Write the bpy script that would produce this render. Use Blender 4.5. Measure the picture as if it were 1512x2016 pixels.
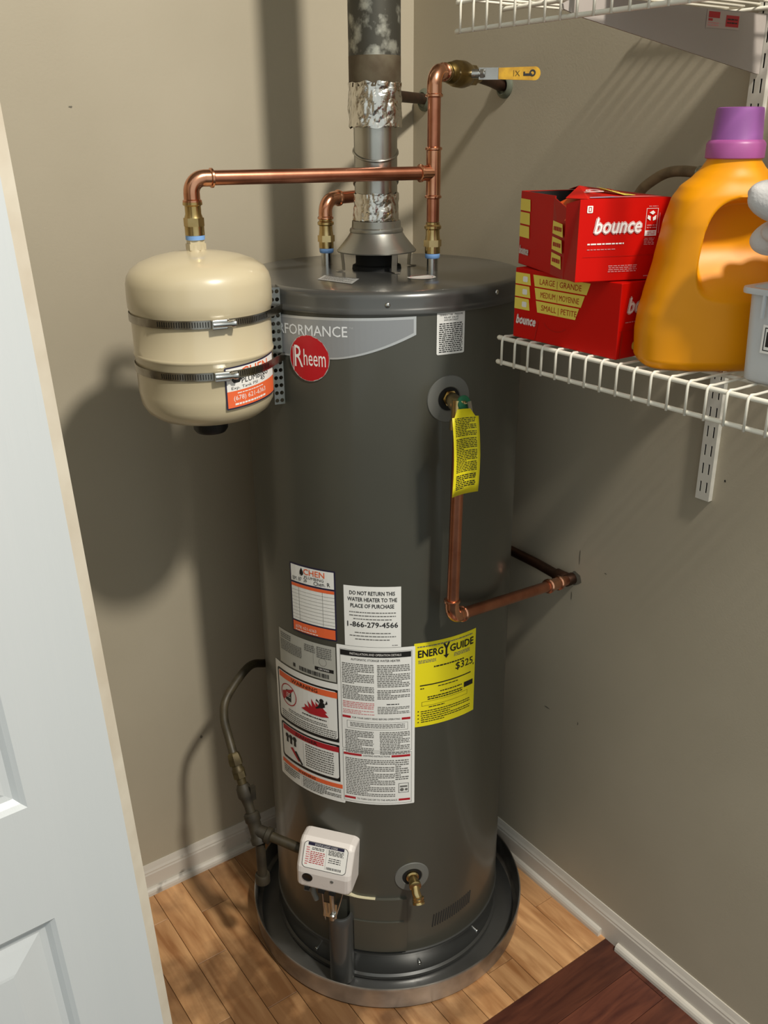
import bpy, bmesh, math, random
from mathutils import Vector, Matrix, noise
random.seed(7)
for o in list(bpy.data.objects): bpy.data.objects.remove(o)
S = bpy.context.scene
COL = S.collection
V = Vector
PI = math.pi
def R(a): return math.radians(a)

# ------------------------------------------------------------------ camera
yaw, pitch, roll, fpx = 0.6179, 0.3924, -0.0082, 1810.33
F = V((math.sin(yaw)*math.cos(pitch), math.cos(yaw)*math.cos(pitch), -math.sin(pitch)))
Rt = V((math.cos(yaw), -math.sin(yaw), 0)); Up = Rt.cross(F)
c, s = math.cos(roll), math.sin(roll)
R2 = c*Rt + s*Up; U2 = -s*Rt + c*Up
cd = bpy.data.cameras.new('camera'); cam = bpy.data.objects.new('camera', cd); COL.objects.link(cam)
M = Matrix((R2, U2, -F)).transposed().to_4x4(); M.translation = V((0, 0, 1.8088))
cam.matrix_world = M
cd.sensor_fit = 'VERTICAL'; cd.sensor_height = 36; cd.lens = fpx/2016*36; cd.clip_start = 0.02
S.camera = cam
# ------------------------------------------------------------------ light
w = bpy.data.worlds.new('world'); S.world = w; w.use_nodes = True
bg = w.node_tree.nodes['Background']; bg.inputs[0].default_value = (0.90, 0.97, 0.95, 1); bg.inputs[1].default_value = 0.48
def lamp(name, kind, loc, energy, color, size):
    l = bpy.data.lights.new(name, kind); l.energy = energy; l.color = color
    if kind == 'POINT': l.shadow_soft_size = size
    else: l.shape = 'DISK'; l.size = size
    o = bpy.data.objects.new(name, l); o.location = loc; COL.objects.link(o); return o
lamp('ceiling_lamp_light', 'POINT', (0.88, -1.0, 4.0), 310, (1.0, 0.945, 0.85), 0.13)
vs = S.view_settings
vs.view_transform = 'Standard'; vs.look = 'None'; vs.gamma = 1; vs.use_curve_mapping = False; vs.exposure = 0.62

# ------------------------------------------------------------------ materials
def lin(h):
    if isinstance(h, str):
        h = h.lstrip('#'); h = [int(h[i:i+2], 16)/255 for i in (0, 2, 4)]
    return tuple((x/12.92 if x <= .04045 else ((x+.055)/1.055)**2.4) for x in h) + (1,)
MATS = {}
def mat(name, col, rough=.5, metal=0, col2=None, nscale=20, bump=0, bscale=60, coat=0, spec=.5, emit=None, stretch=None, lo=.35, hi=.65, detail=4):
    if name in MATS: return MATS[name]
    m = bpy.data.materials.new(name); m.use_nodes = True; MATS[name] = m
    nt = m.node_tree; b = nt.nodes['Principled BSDF']
    b.inputs['Base Color'].default_value = lin(col); b.inputs['Roughness'].default_value = rough
    b.inputs['Metallic'].default_value = metal; b.inputs['Coat Weight'].default_value = coat
    b.inputs['Coat Roughness'].default_value = .12; b.inputs['Specular IOR Level'].default_value = spec
    tc = nt.nodes.new('ShaderNodeTexCoord'); mp = nt.nodes.new('ShaderNodeMapping')
    nt.links.new(tc.outputs['Object'], mp.inputs[0])
    if stretch: mp.inputs['Scale'].default_value = stretch
    if col2:
        n = nt.nodes.new('ShaderNodeTexNoise'); n.inputs['Scale'].default_value = nscale; n.inputs['Detail'].default_value = detail
        nt.links.new(mp.outputs[0], n.inputs['Vector'])
        r = nt.nodes.new('ShaderNodeValToRGB'); r.color_ramp.elements[0].position = lo; r.color_ramp.elements[1].position = hi
        r.color_ramp.elements[0].color = lin(col); r.color_ramp.elements[1].color = lin(col2)
        nt.links.new(n.outputs[0], r.inputs[0]); nt.links.new(r.outputs[0], b.inputs['Base Color'])
    if bump:
        n = nt.nodes.new('ShaderNodeTexNoise'); n.inputs['Scale'].default_value = bscale; n.inputs['Detail'].default_value = 3
        nt.links.new(mp.outputs[0], n.inputs['Vector'])
        bp = nt.nodes.new('ShaderNodeBump'); bp.inputs['Strength'].default_value = bump; bp.inputs['Distance'].default_value = .002
        nt.links.new(n.outputs[0], bp.inputs['Height']); nt.links.new(bp.outputs[0], b.inputs['Normal'])
    return m
m_wall = mat('greige_wall_paint', '#b3a994', .62, col2='#aca28d', nscale=2.5, bump=.12, bscale=220)
m_ceil = mat('ceiling_paint', '#d8d4cc', .8, col2='#d2cec6', nscale=3)
m_trim = mat('trim_paint', '#d9d2c6', .38, col2='#cdc5b8', nscale=7, bump=.05)
m_trimdirty = mat('scuffed_trim_paint', '#cfc8bc', .45, col2='#6f665a', nscale=26, lo=.62, hi=.8)
m_door = mat('white_door_paint', '#ced0d0', .4, col2='#c9cccc', nscale=4, bump=.3, bscale=90, stretch=(1, 1, .05))
m_dooredge = mat('cream_door_edge_paint', '#d8cfbe', .5, col2='#cbbfac', nscale=14)
m_body = mat('grey_enamel', '#504f46', .38, .2, col2='#4b4a42', nscale=3, coat=.28)
m_lid = mat('grey_enamel_lid', '#525250', .28, .3, col2='#4d4d4a', nscale=4, coat=.5)
m_base = mat('dark_base_enamel', '#4a4a48', .3, .3, coat=.4)
m_ring = mat('grey_plastic_ring', '#6d6d68', .5)
m_black = mat('black_void', '#0a0a0a', .8)
m_rubber = mat('black_plastic', '#141414', .45)
m_copper = mat('copper', '#c6866a', .3, 1, col2='#b07056', nscale=22, bump=.05)
m_copperf = mat('bright_copper_fitting', '#dca484', .22, 1, col2='#cc8c6c', nscale=30)
m_oldcopper = mat('tarnished_copper', '#54382a', .5, .8, col2='#3a2a20', nscale=25)
m_brass = mat('brass', '#cdb684', .26, 1, col2='#b89c64', nscale=25)
m_oldbrass = mat('dull_brass', '#9c854e', .35, 1, col2='#6e5a34', nscale=30)
m_steel = mat('steel', '#c4c4c0', .25, 1)
m_band = mat('stainless_band', '#b0aca4', .22, 1, col2='#8c867c', nscale=30)
m_strut = mat('galvanised_strut', '#8b8c8a', .35, .9, col2='#74766f', nscale=50)
m_blue = mat('blue_plastic_liner', '#7aa4dc', .5)
m_hood = mat('aluminised_draft_hood', '#a09e96', .32, .85, col2='#8f8d85', nscale=9)
m_vent = mat('bright_vent_sleeve', '#b9b7b0', .26, 1, col2='#a5a39b', nscale=12, bump=.1, bscale=30)
m_foil = mat('crumpled_foil', '#d8d4cc', .2, 1, bump=.5, bscale=70)
m_galv = mat('weathered_galvanised', '#4c4a42', .5, .6, col2='#a3a296', nscale=38, lo=.47, hi=.62, detail=8)
m_rustgalv = mat('rusted_galvanised', '#4a3a28', .65, .4, col2='#6d6350', nscale=18, detail=8)
m_tank = mat('beige_enamel', '#cdbf9f', .3, 0, col2='#cabc9b', nscale=3, coat=.5)
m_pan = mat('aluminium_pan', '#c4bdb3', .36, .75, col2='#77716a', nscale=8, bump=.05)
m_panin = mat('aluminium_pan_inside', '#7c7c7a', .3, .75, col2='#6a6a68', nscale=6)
m_gas = mat('painted_gas_pipe', '#4a412e', .5, .1, col2='#332d20', nscale=30)
m_gasold = mat('grimy_black_iron', '#3c3527', .6, .1, col2='#262119', nscale=26)
m_wirew = mat('white_vinyl_wire', '#e6e0d0', .35)
m_track = mat('white_track', '#cfcbc0', .4)
m_valve = mat('white_valve_plastic', '#e8e0da', .42, col2='#c9beb4', nscale=30, lo=.6, hi=.85)
m_red = mat('red_carton', '#c80c02', .5, col2='#c00a02', nscale=5, spec=.15)
m_redd = mat('deep_red_carton', '#ac160c', .45, spec=.25)
m_orange = mat('orange_carton', '#e85a14', .45)
m_yel = mat('yellow_print', '#f0e01c', .5)
m_yelbox = mat('pale_yellow_print', '#ecd654', .5)
m_white = mat('white_print', '#efece6', .5)
m_paper = mat('white_sticker_paper', '#eeede8', .5)
m_silver = mat('silver_sticker', '#9a9c9e', .4, .4)
m_silverp = mat('silver_print', '#c9cbcb', .35, .5)
m_ratep = mat('grey_sticker_paper', '#b4b3aa', .5)
m_ink = mat('black_ink', '#191919', .5)
m_grey = mat('grey_ink', '#6d6c68', .5)
m_navy = mat('navy_ink', '#24203c', .5)
m_orink = mat('orange_ink', '#ee6a3a', .5)
m_redink = mat('red_ink', '#b3202a', .5)
m_pink = mat('pink_ink', '#d48a8a', .5)
m_rred = mat('logo_red', '#b5151f', .35)
m_green = mat('green_valve_cap', '#1f7d55', .5, col2='#2c6a4a', nscale=40)
m_jug = mat('orange_yellow_plastic', '#e89600', .4, col2='#e49200', nscale=4, spec=.3)
m_cap = mat('purple_plastic', '#8a4f90', .42)
m_capband = mat('magenta_plastic', '#a04f8c', .42)
m_bin = mat('grey_white_plastic', '#c9ccce', .4)
m_cloth = mat('grey_white_cloth', '#cfcac6', .9, bump=.3, bscale=300)
m_cardin = mat('shaded_carton_inside', '#2a2522', .8)  # brown card painted dark to read as the unlit inside
m_wbox = mat('added_white_carton', '#d4ccc8', .6)
m_dark = mat('dark_metal', '#2c2a26', .4, .6)
m_cream = mat('cream_sealant', '#cfc6a4', .6)
m_scuff = mat('scuff_mark', '#6c675a', .7)
m_conn = mat('dirty_yellow_grip', '#c89a1c', .5, col2='#a87c18', nscale=60)
m_hose = mat('brown_hose', '#8a7658', .6, col2='#6b5a42', nscale=40)
m_hoseb = mat('olive_hose', '#94865e', .6, col2='#665b3e', nscale=40)
# wood
def wood(name, a, b, stretch, stain=False):
    m = bpy.data.materials.new(name); m.use_nodes = True; MATS[name] = m
    nt = m.node_tree; bs = nt.nodes['Principled BSDF']; bs.inputs['Roughness'].default_value = .38
    g = nt.nodes.new('ShaderNodeNewGeometry'); mp = nt.nodes.new('ShaderNodeMapping'); mp.inputs['Scale'].default_value = stretch
    nt.links.new(g.outputs['Position'], mp.inputs[0])
    oi = nt.nodes.new('ShaderNodeObjectInfo')
    ad = nt.nodes.new('ShaderNodeVectorMath'); ad.operation = 'ADD'
    cm = nt.nodes.new('ShaderNodeCombineXYZ'); ml = nt.nodes.new('ShaderNodeMath'); ml.operation = 'MULTIPLY'; ml.inputs[1].default_value = 37
    nt.links.new(oi.outputs['Random'], ml.inputs[0]); nt.links.new(ml.outputs[0], cm.inputs[2])
    nt.links.new(mp.outputs[0], ad.inputs[0]); nt.links.new(cm.outputs[0], ad.inputs[1])
    n = nt.nodes.new('ShaderNodeTexNoise'); n.inputs['Scale'].default_value = 1; n.inputs['Detail'].default_value = 8; n.inputs['Distortion'].default_value = .6
    nt.links.new(ad.outputs[0], n.inputs['Vector'])
    r = nt.nodes.new('ShaderNodeValToRGB'); r.color_ramp.elements[0].position = .3; r.color_ramp.elements[1].position = .7
    r.color_ramp.elements[0].color = lin(a); r.color_ramp.elements[1].color = lin(b); nt.links.new(n.outputs[0], r.inputs[0])
    hs = nt.nodes.new('ShaderNodeHueSaturation'); mr = nt.nodes.new('ShaderNodeMapRange')
    mr.inputs['To Min'].default_value = .72; mr.inputs['To Max'].default_value = 1.22
    nt.links.new(oi.outputs['Random'], mr.inputs[0]); nt.links.new(mr.outputs[0], hs.inputs['Value']); nt.links.new(r.outputs[0], hs.inputs['Color'])
    out = hs.outputs[0]
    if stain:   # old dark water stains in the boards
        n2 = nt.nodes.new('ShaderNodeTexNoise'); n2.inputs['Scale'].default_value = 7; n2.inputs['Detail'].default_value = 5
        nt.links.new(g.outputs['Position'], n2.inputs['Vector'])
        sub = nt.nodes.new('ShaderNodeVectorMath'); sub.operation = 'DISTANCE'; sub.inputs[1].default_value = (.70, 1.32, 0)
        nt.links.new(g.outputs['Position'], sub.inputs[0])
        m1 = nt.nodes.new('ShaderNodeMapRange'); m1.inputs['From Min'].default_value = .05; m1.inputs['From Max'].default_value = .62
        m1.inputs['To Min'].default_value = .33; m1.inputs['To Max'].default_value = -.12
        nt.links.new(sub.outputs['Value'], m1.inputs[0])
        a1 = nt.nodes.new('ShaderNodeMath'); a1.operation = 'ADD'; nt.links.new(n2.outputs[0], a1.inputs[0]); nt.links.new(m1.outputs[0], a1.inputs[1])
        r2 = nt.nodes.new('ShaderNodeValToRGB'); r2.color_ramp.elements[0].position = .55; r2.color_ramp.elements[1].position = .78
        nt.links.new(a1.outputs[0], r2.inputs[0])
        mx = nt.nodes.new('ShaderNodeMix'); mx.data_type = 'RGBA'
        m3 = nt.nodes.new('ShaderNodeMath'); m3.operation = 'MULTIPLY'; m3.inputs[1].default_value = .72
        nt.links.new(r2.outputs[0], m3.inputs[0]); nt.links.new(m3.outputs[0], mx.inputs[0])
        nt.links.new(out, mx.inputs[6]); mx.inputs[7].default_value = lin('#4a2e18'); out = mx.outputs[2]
    nt.links.new(out, bs.inputs['Base Color'])
    return m
m_wood = wood('honey_laminate', '#9a683e', '#d6a674', (38, 4, 1), True)
m_wood2 = wood('red_brown_laminate', '#42201a', '#74422f', (5, 40, 1))

# ------------------------------------------------------------------ builders
def worldloc(o):
    p = V((0, 0, 0))
    while o is not None: p += o.location; o = o.parent
    return p
def O(name, bm, m, parent=None, smooth=None, loc=None, bevel=0, seg=2):
    """link bm (world coordinates) as one mesh object"""
    me = bpy.data.meshes.new(name)
    bmesh.ops.recalc_face_normals(bm, faces=bm.faces)
    if parent is not None: org = worldloc(parent)
    elif loc is not None: org = V(loc)
    else:
        xs = [v.co for v in bm.verts]
        org = V(((min(a.x for a in xs)+max(a.x for a in xs))/2, (min(a.y for a in xs)+max(a.y for a in xs))/2, min(a.z for a in xs)))
    bm.transform(Matrix.Translation(-org)); bm.to_mesh(me); bm.free()
    for x in (m if isinstance(m, (list, tuple)) else [m]): me.materials.append(x)
    o = bpy.data.objects.new(name, me); COL.objects.link(o)
    if parent is not None: o.parent = parent
    else: o.location = org
    if bevel:
        b = o.modifiers.new('bevel', 'BEVEL'); b.width = bevel; b.segments = seg; b.limit_method = 'ANGLE'; b.angle_limit = R(35)
    if smooth is not None: me.shade_smooth() if smooth >= 180 else smooth_angle(me, smooth)
    return o
def smooth_angle(me, a):
    me.shade_smooth(); bm = bmesh.new(); bm.from_mesh(me)
    for e in bm.edges:
        if len(e.link_faces) == 2 and e.calc_face_angle(0) > R(a): e.smooth = False
    bm.to_mesh(me); bm.free()
def empty(name, loc):
    o = bpy.data.objects.new(name, None); o.location = loc; o.empty_display_size = .05; COL.objects.link(o); return o
def tag(o, label=None, cat=None, group=None, kind=None):
    if label: o['label'] = label
    if cat: o['category'] = cat
    if group: o['group'] = group
    if kind: o['kind'] = kind
    return o
def bx(bm, x0, x1, y0, y1, z0, z1, mi=0, mtx=None):
    vs_ = [bm.verts.new((x, y, z)) for x in (x0, x1) for y in (y0, y1) for z in (z0, z1)]
    if mtx is not None:
        for v in vs_: v.co = mtx @ v.co
    for f in ((0,1,3,2),(4,6,7,5),(0,4,5,1),(2,3,7,6),(0,2,6,4),(1,5,7,3)):
        bm.faces.new([vs_[i] for i in f]).material_index = mi
    return bm
def box(*a, **k): return bx(bmesh.new(), *a, **k)
def frame_of(d):
    d = V(d).normalized(); a = V((0, 0, 1)) if abs(d.z) < .9 else V((1, 0, 0))
    x = a.cross(d).normalized(); return x, d.cross(x).normalized(), d
def lathe(bm, o, d, prof, n=32, cap=True, mi=0):
    x, y, d = frame_of(d); o = V(o); rings = []
    for s_, r in prof:
        if r < 1e-6: rings.append([bm.verts.new(o+d*s_)])
        else: rings.append([bm.verts.new(o+d*s_+(x*math.cos(2*PI*i/n)+y*math.sin(2*PI*i/n))*r) for i in range(n)])
    for a, b in zip(rings, rings[1:]):
        for i in range(n):
            j = (i+1) % n
            if len(a) == 1 and len(b) == 1: continue
            if len(a) == 1: f = bm.faces.new((a[0], b[i], b[j]))
            elif len(b) == 1: f = bm.faces.new((a[i], a[j], b[0]))
            else: f = bm.faces.new((a[i], a[j], b[j], b[i]))
            f.material_index = mi
    if cap:
        for rg in (rings[0], rings[-1]):
            if len(rg) > 1: bm.faces.new(rg).material_index = mi
    return bm
def tube(bm, pts, r, n=16, cap=True, closed=False, mi=0):
    pts = [V(p) for p in pts]; rings = []; N = len(pts)
    if closed: t0 = (pts[1]-pts[-1]).normalized()
    else: t0 = (pts[1]-pts[0]).normalized()
    x, y, _ = frame_of(t0); prev = t0
    for i, p in enumerate(pts):
        if closed: t = (pts[(i+1) % N]-pts[i-1]).normalized()
        else: t = (pts[min(i+1, N-1)]-pts[max(i-1, 0)]).normalized()
        q = prev.rotation_difference(t); x = q @ x; y = q @ y; prev = t
        rr = r[i] if isinstance(r, (list, tuple)) else r
        rings.append([bm.verts.new(p+(x*math.cos(2*PI*k/n)+y*math.sin(2*PI*k/n))*rr) for k in range(n)])
    prs = list(zip(rings, rings[1:])) + ([(rings[-1], rings[0])] if closed else [])
    for a, b in prs:
        for k in range(n):
            bm.faces.new((a[k], a[(k+1) % n], b[(k+1) % n], b[k])).material_index = mi
    if cap and not closed: bm.faces.new(rings[0]).material_index = mi; bm.faces.new(rings[-1]).material_index = mi
    return bm
def spline(pts, k=8):
    pts = [V(p) for p in pts]; out = []; P = [pts[0]*2-pts[1]]+pts+[pts[-1]*2-pts[-2]]
    for i in range(1, len(P)-2):
        for j in range(k):
            t = j/k; a, b, c_, d = P[i-1:i+3]
            out.append(.5*((2*b)+(c_-a)*t+(2*a-5*b+4*c_-d)*t*t+(3*b-a-3*c_+d)*t**3))
    out.append(pts[-1]); return out
def arc(corner, din, dout, rad, k=10):
    """points round a corner: arrives along din, leaves along dout (unit vectors)"""
    corner, din, dout = V(corner), V(din).normalized(), V(dout).normalized()
    a0 = corner-din*rad; cen = a0+dout*rad; out = []
    for i in range(k+1):
        t = i/k*PI/2; out.append(cen-dout*rad*math.cos(t)+din*rad*math.sin(t))
    return out
def ridge(bm, o, d, r, w=.004, h=.0022, s0=0, L=.014):
    """press-fitting cup: sleeve with a bead near its mouth"""
    lathe(bm, o, d, [(s0, r+.0004), (s0, r+.0016), (s0+L-w*1.6, r+.0016), (s0+L-w*1.2, r+.0016+h), (s0+L-w*.4, r+.0016+h), (s0+L, r+.0012), (s0+L, r)], 24)
def elbow(name, corner, din, dout, r, m, parent, rad=.02, L=.016):
    din, dout = V(din).normalized(), V(dout).normalized(); corner = V(corner)
    # keep the bend planar and square-ish
    pts = [corner-din*(rad+.001)]+arc(corner, din, dout, rad)+[corner+dout*(rad+.001)]
    bm = tube(bmesh.new(), pts, r+.0014, 20)
    ridge(bm, corner-din*rad, -din, r, L=L); ridge(bm, corner+dout*rad, dout, r, L=L)
    return O(name, bm, m, parent, 40)

# print on sheets -------------------------------------------------
TXT = {}
def text_geo(s_, bold=0.0):
    k = (s_, bold)
    if k in TXT: return TXT[k]
    cu = bpy.data.curves.new('t', 'FONT'); cu.body = s_; cu.size = 1; cu.offset = bold; cu.resolution_u = 2
    ob = bpy.data.objects.new('t', cu); me = ob.to_mesh()
    vs_ = [(v.co.x, v.co.y) for v in me.vertices]; fs = [tuple(p.vertices) for p in me.polygons]
    ob.to_mesh_clear(); bpy.data.objects.remove(ob); bpy.data.curves.remove(cu)
    TXT[k] = (vs_, fs); return TXT[k]
class Sheet:
    def __init__(self, fn, w_, h_, off=.0006, step=.012):
        self.fn, self.w, self.h, self.off, self.step = fn, w_, h_, off, step
        self.bm = bmesh.new(); self.mats = []; self.top = 1
    def mi(self, m):
        if m not in self.mats: self.mats.append(m)
        return self.mats.index(m)
    def P(self, u, v, l): return self.bm.verts.new(self.fn(u, v, self.off+l*.00025))
    def rect(self, u0, v0, u1, v1, m, l=1):
        n = max(1, int(abs(u1-u0)/self.step)); i_ = self.mi(m); a = [(self.P(u0+(u1-u0)*i/n, v0, l), self.P(u0+(u1-u0)*i/n, v1, l)) for i in range(n+1)]
        for p, q in zip(a, a[1:]): self.bm.faces.new((p[0], q[0], q[1], p[1])).material_index = i_
    def rfill(self, u0, v0, u1, v1, r, m, l=1):
        self.rect(u0+r, v0, u1-r, v1, m, l); self.rect(u0, v0+r, u0+r, v1-r, m, l); self.rect(u1-r, v0+r, u1, v1-r, m, l)
        for cu_, cv, a0 in ((u0+r, v0+r, 180), (u1-r, v0+r, 270), (u1-r, v1-r, 0), (u0+r, v1-r, 90)):
            self.poly([(cu_, cv)]+[(cu_+r*math.cos(R(a0+t)), cv+r*math.sin(R(a0+t))) for t in range(0, 91, 18)], m, l)
    def poly(self, pts, m, l=1):
        i_ = self.mi(m); t = bmesh.new(); t.faces.new([t.verts.new((u, v, 0)) for u, v in pts])
        us = [p[0] for p in pts]; u = min(us)+self.step*.8
        if max(us)-min(us) > self.step*1.2:
            bmesh.ops.triangulate(t, faces=t.faces[:])
            while u < max(us):
                bmesh.ops.bisect_plane(t, geom=t.verts[:]+t.edges[:]+t.faces[:], plane_co=(u, 0, 0), plane_no=(1, 0, 0), dist=1e-6); u += self.step*.8
        for f in t.faces: self.bm.faces.new([self.P(v.co.x, v.co.y, l) for v in f.verts]).material_index = i_
        t.free()
    def disc(self, u, v, r, m, l=1, n=28, e=1): self.poly([(u+r*math.cos(2*PI*i/n), v+r*e*math.sin(2*PI*i/n)) for i in range(n)], m, l)
    def ring(self, u, v, r, t, m, l=1, n=28):
        i_ = self.mi(m); a = [(self.P(u+r*math.cos(2*PI*i/n), v+r*math.sin(2*PI*i/n), l), self.P(u+(r-t)*math.cos(2*PI*i/n), v+(r-t)*math.sin(2*PI*i/n), l)) for i in range(n)]
        for k in range(n): p, q = a[k], a[(k+1) % n]; self.bm.faces.new((p[0], q[0], q[1], p[1])).material_index = i_
    def border(self, u0, v0, u1, v1, t, m, l=1):
        self.rect(u0, v0, u1, v0+t, m, l); self.rect(u0, v1-t, u1, v1, m, l); self.rect(u0, v0+t, u0+t, v1-t, m, l); self.rect(u1-t, v0+t, u1, v1-t, m, l)
    def text(self, s_, u, v, h, m, l=2, width=None, bold=.01, align='c', shear=0, rot=0):
        if bold > .012 and not getattr(self, '_in', False):
            self._in = True; e = (bold-.008)*h*.75
            for q_, (du, dv) in enumerate(((-e, 0), (e, 0), (0, -e), (0, e), (0, 0))): self.text(s_, u+du, v+dv, h, m, l+q_*.15, width, 0, align, shear, rot)
            self._in = False; return
        vs_, fs = text_geo(s_, 0.0)
        if not vs_: return
        x0, x1 = min(a for a, _ in vs_), max(a for a, _ in vs_); y0 = 0; y1 = .73
        sy = h/(y1-y0); sx = width/(x1-x0) if width else sy
        wd = (x1-x0)*sx; ox = {'c': u-wd/2, 'l': u, 'r': u-wd}[align]; i_ = self.mi(m); cr, sr = math.cos(rot), math.sin(rot)
        out = []
        for a, b in vs_:
            pu, pv = ox+(a-x0)*sx+shear*b*sy-u, b*sy
            out.append(self.P(u+pu*cr-pv*sr, v+pu*sr+pv*cr, l))
        for f in fs:
            try: self.bm.faces.new([out[i] for i in f]).material_index = i_
            except ValueError: pass
    def lines(self, u0, v0, u1, v1, n, m, l=1, fill=.5, para=0):
        p = (v1-v0)/n
        for i in range(n):
            v = v1-p*(i+1)+p*(1-fill)/2; u = u0+random.random()*.001
            end = u1 if (not para or (i+1) % para) else u0+(u1-u0)*random.uniform(.4, .8)
            while u < end-.001:
                L = random.uniform(.0025, .008); L = min(L, end-u); self.rect(u, v, u+L, v+p*fill, m, l); u += L+.0012
    def build(self, name, parent, paper, label=None, r=.0, pname='lettering', nbase=None):
        b = bmesh.new(); fn = self.fn; w_, h_ = self.w, self.h
        out = Sheet(fn, w_, h_, self.off, self.step)
        if callable(r): r(out, paper)
        elif r: out.rfill(0, 0, w_, h_, r, paper, 0)
        else: out.rect(0, 0, w_, h_, paper, 0)
        o = O(name, out.bm, out.mats, parent, 180)
        if label: o['label'] = label
        if len(self.bm.faces): q = O(pname, self.bm, self.mats, o)
        return o
def plane_fn(p, du, dv):
    du, dv = V(du).normalized(), V(dv).normalized(); n_ = du.cross(dv)
    return lambda u, v, off: V(p)+du*u+dv*v+n_*off

# ------------------------------------------------------------------ the setting
XR, YB, ZC = 1.402, 1.8425, 2.75
TX, TY, H, RB = 1.045, 1.469, 1.565, .27
tag(O('wall_back', box(-.45, XR+.1, YB, YB+.1, 0, ZC), m_wall), kind='structure')
wr = tag(O('wall_right', box(XR, XR+.1, -.6, YB, 0, ZC), m_wall), kind='structure')
tag(O('wall_left', box(-.45, -.35, .95, YB, 0, ZC), m_wall), kind='structure')
tag(O('ceiling', box(-.45, XR+.1, .95, YB+.1, ZC, ZC+.1), m_ceil), kind='structure')
floor = tag(O('floor', box(-3, XR+.1, -4, YB+.1, -.12, -.006), m_dark), kind='structure')
# closet boards run away from the door, hall boards run across
plank_cache = {}
def plank(x0, x1, y0, y1, m, dz=0):
    k = (round(x1-x0, 4), round(y1-y0, 4), m.name)
    if k not in plank_cache:
        bm = box(-(x1-x0)/2+.0005, (x1-x0)/2-.0005, -(y1-y0)/2+.0005, (y1-y0)/2-.0005, -.006, 0)
        bmesh.ops.bevel(bm, geom=[e for e in bm.edges if all(v.co.z > -.001 for v in e.verts)], offset=.0008, segments=1, affect='EDGES')
        me = bpy.data.meshes.new('plank'); bm.to_mesh(me); bm.free(); me.materials.append(m); plank_cache[k] = me
    o = bpy.data.objects.new('plank', plank_cache[k]); COL.objects.link(o); o.parent = floor
    o.location = V(((x0+x1)/2, (y0+y1)/2, dz)) - floor.location
YS = 1.048
xw = .0765; i = 0; x = .10
while x < XR-.001:
    x1 = min(x+xw, XR); y = YS + [0, .17, .31, .09, .24][i % 5] - .34
    while y < YB-.001:
        y0 = max(y, YS); y1 = min(y+.34, YB)
        if y1-y0 > .004: plank(x, x1, y0, y1, m_wood)
        y += .34
    x = x1; i += 1
y = YS; i = 0
while y > .5:
    y0 = y-.095; x = -.1 - [0, .33, .61, .17][i % 4]
    while x < XR-.001:
        xa = max(x, -.1); xb = min(x+.9, XR)
        if xb-xa > .004: plank(xa, xb, y0, y, m_wood2)
        x += .9
    y = y0; i += 1
# baseboards
def base_run(name, p0, p1, nrm, m):
    """profile swept from p0 to p1, nrm points into the room"""
    prof = [(0, 0), (.010, 0), (.010, .058), (.0085, .062), (.0085, .066), (.006, .072), (.004, .080), (.0025, .0855), (0, .0855)]
    bm = bmesh.new(); n_ = V(nrm); ends = []
    for p in (p0, p1): ends.append([bm.verts.new(V(p)+n_*a+V((0, 0, b))) for a, b in prof])
    for k in range(len(prof)): j = (k+1) % len(prof); bm.faces.new((ends[0][k], ends[0][j], ends[1][j], ends[1][k]))
    bm.faces.new(ends[0]); bm.faces.new(ends[1]); return tag(O(name, bm, m), kind='structure')
def shoe(name, p0, p1, nrm, m):
    prof = [(.010, 0), (.0215, 0), (.0215, .008), (.0195, .014), (.0155, .018), (.010, .019)]
    bm = bmesh.new(); n_ = V(nrm); ends = []
    for p in (p0, p1): ends.append([bm.verts.new(V(p)+n_*a+V((0, 0, b))) for a, b in prof])
    for k in range(len(prof)): j = (k+1) % len(prof); bm.faces.new((ends[0][k], ends[0][j], ends[1][j], ends[1][k]))
    bm.faces.new(ends[0]); bm.faces.new(ends[1]); return tag(O(name, bm, m), kind='structure')
base_run('baseboard_back', (-.35, YB, 0), (XR-.01, YB, 0), (0, -1, 0), m_trimdirty)
base_run('baseboard_right', (XR, YB-.01, 0), (XR, .3, 0), (-1, 0, 0), m_trim)
shoe('trim_1', (-.35, YB, 0), (XR-.022, YB, 0), (0, -1, 0), m_trimdirty)
shoe('trim_2', (XR, YB-.022, 0), (XR, 1.062, 0), (-1, 0, 0), m_trim)
shoe('trim_3', (XR, 1.010, 0), (XR, .3, 0), (-1, 0, 0), m_trim)
# wall scuffs: shallow dents
def dent(x, z, r): 
    bm = bmesh.new(); bmesh.ops.create_circle(bm, cap_ends=True, segments=9, radius=r)
    return bm

def mark(parent, pts, nrm_ax, nm='scuff_mark', m=None):
    bm = bmesh.new(); bm.faces.new([bm.verts.new(p_) for p_ in pts]); return O(nm, bm, m or m_scuff, parent)
def blot(parent, c_, a, b, rx, rz, m=None, nm='scuff_mark', n=13):
    c_ = V(c_); a = V(a); b = V(b); mark(parent, [c_+a*rx*math.cos(2*PI*i/n)*random.uniform(.6, 1.1)+b*rz*math.sin(2*PI*i/n)*random.uniform(.6, 1.1) for i in range(n)], 0, nm, m)
blot(wr, (XR-.0004, .9089, 1.221), (0, 1, 0), (0, 0, 1), .0022, .0032, m_black, 'nail_hole')
blot(wr, (XR-.0004, 1.2956, 1.5336), (0, 1, 0), (0, 0, 1), .002, .003)
blot(wr, (XR-.0004, 1.243, .892), (0, 1, 0), (0, 0, 1), .019, .018, m_scuff, 'pipe_hole')
for yy, zz, a_, b_ in ((1.16, .935, .004, .0015), (1.30, .52, .010, .002), (1.2, .53, .002, .006), (1.235, .945, .0016, .02), (1.25, .845, .0014, .012)): blot(wr, (XR-.0004, yy, zz), (0, 1, 0), (0, 0, 1), a_, b_)
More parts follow.
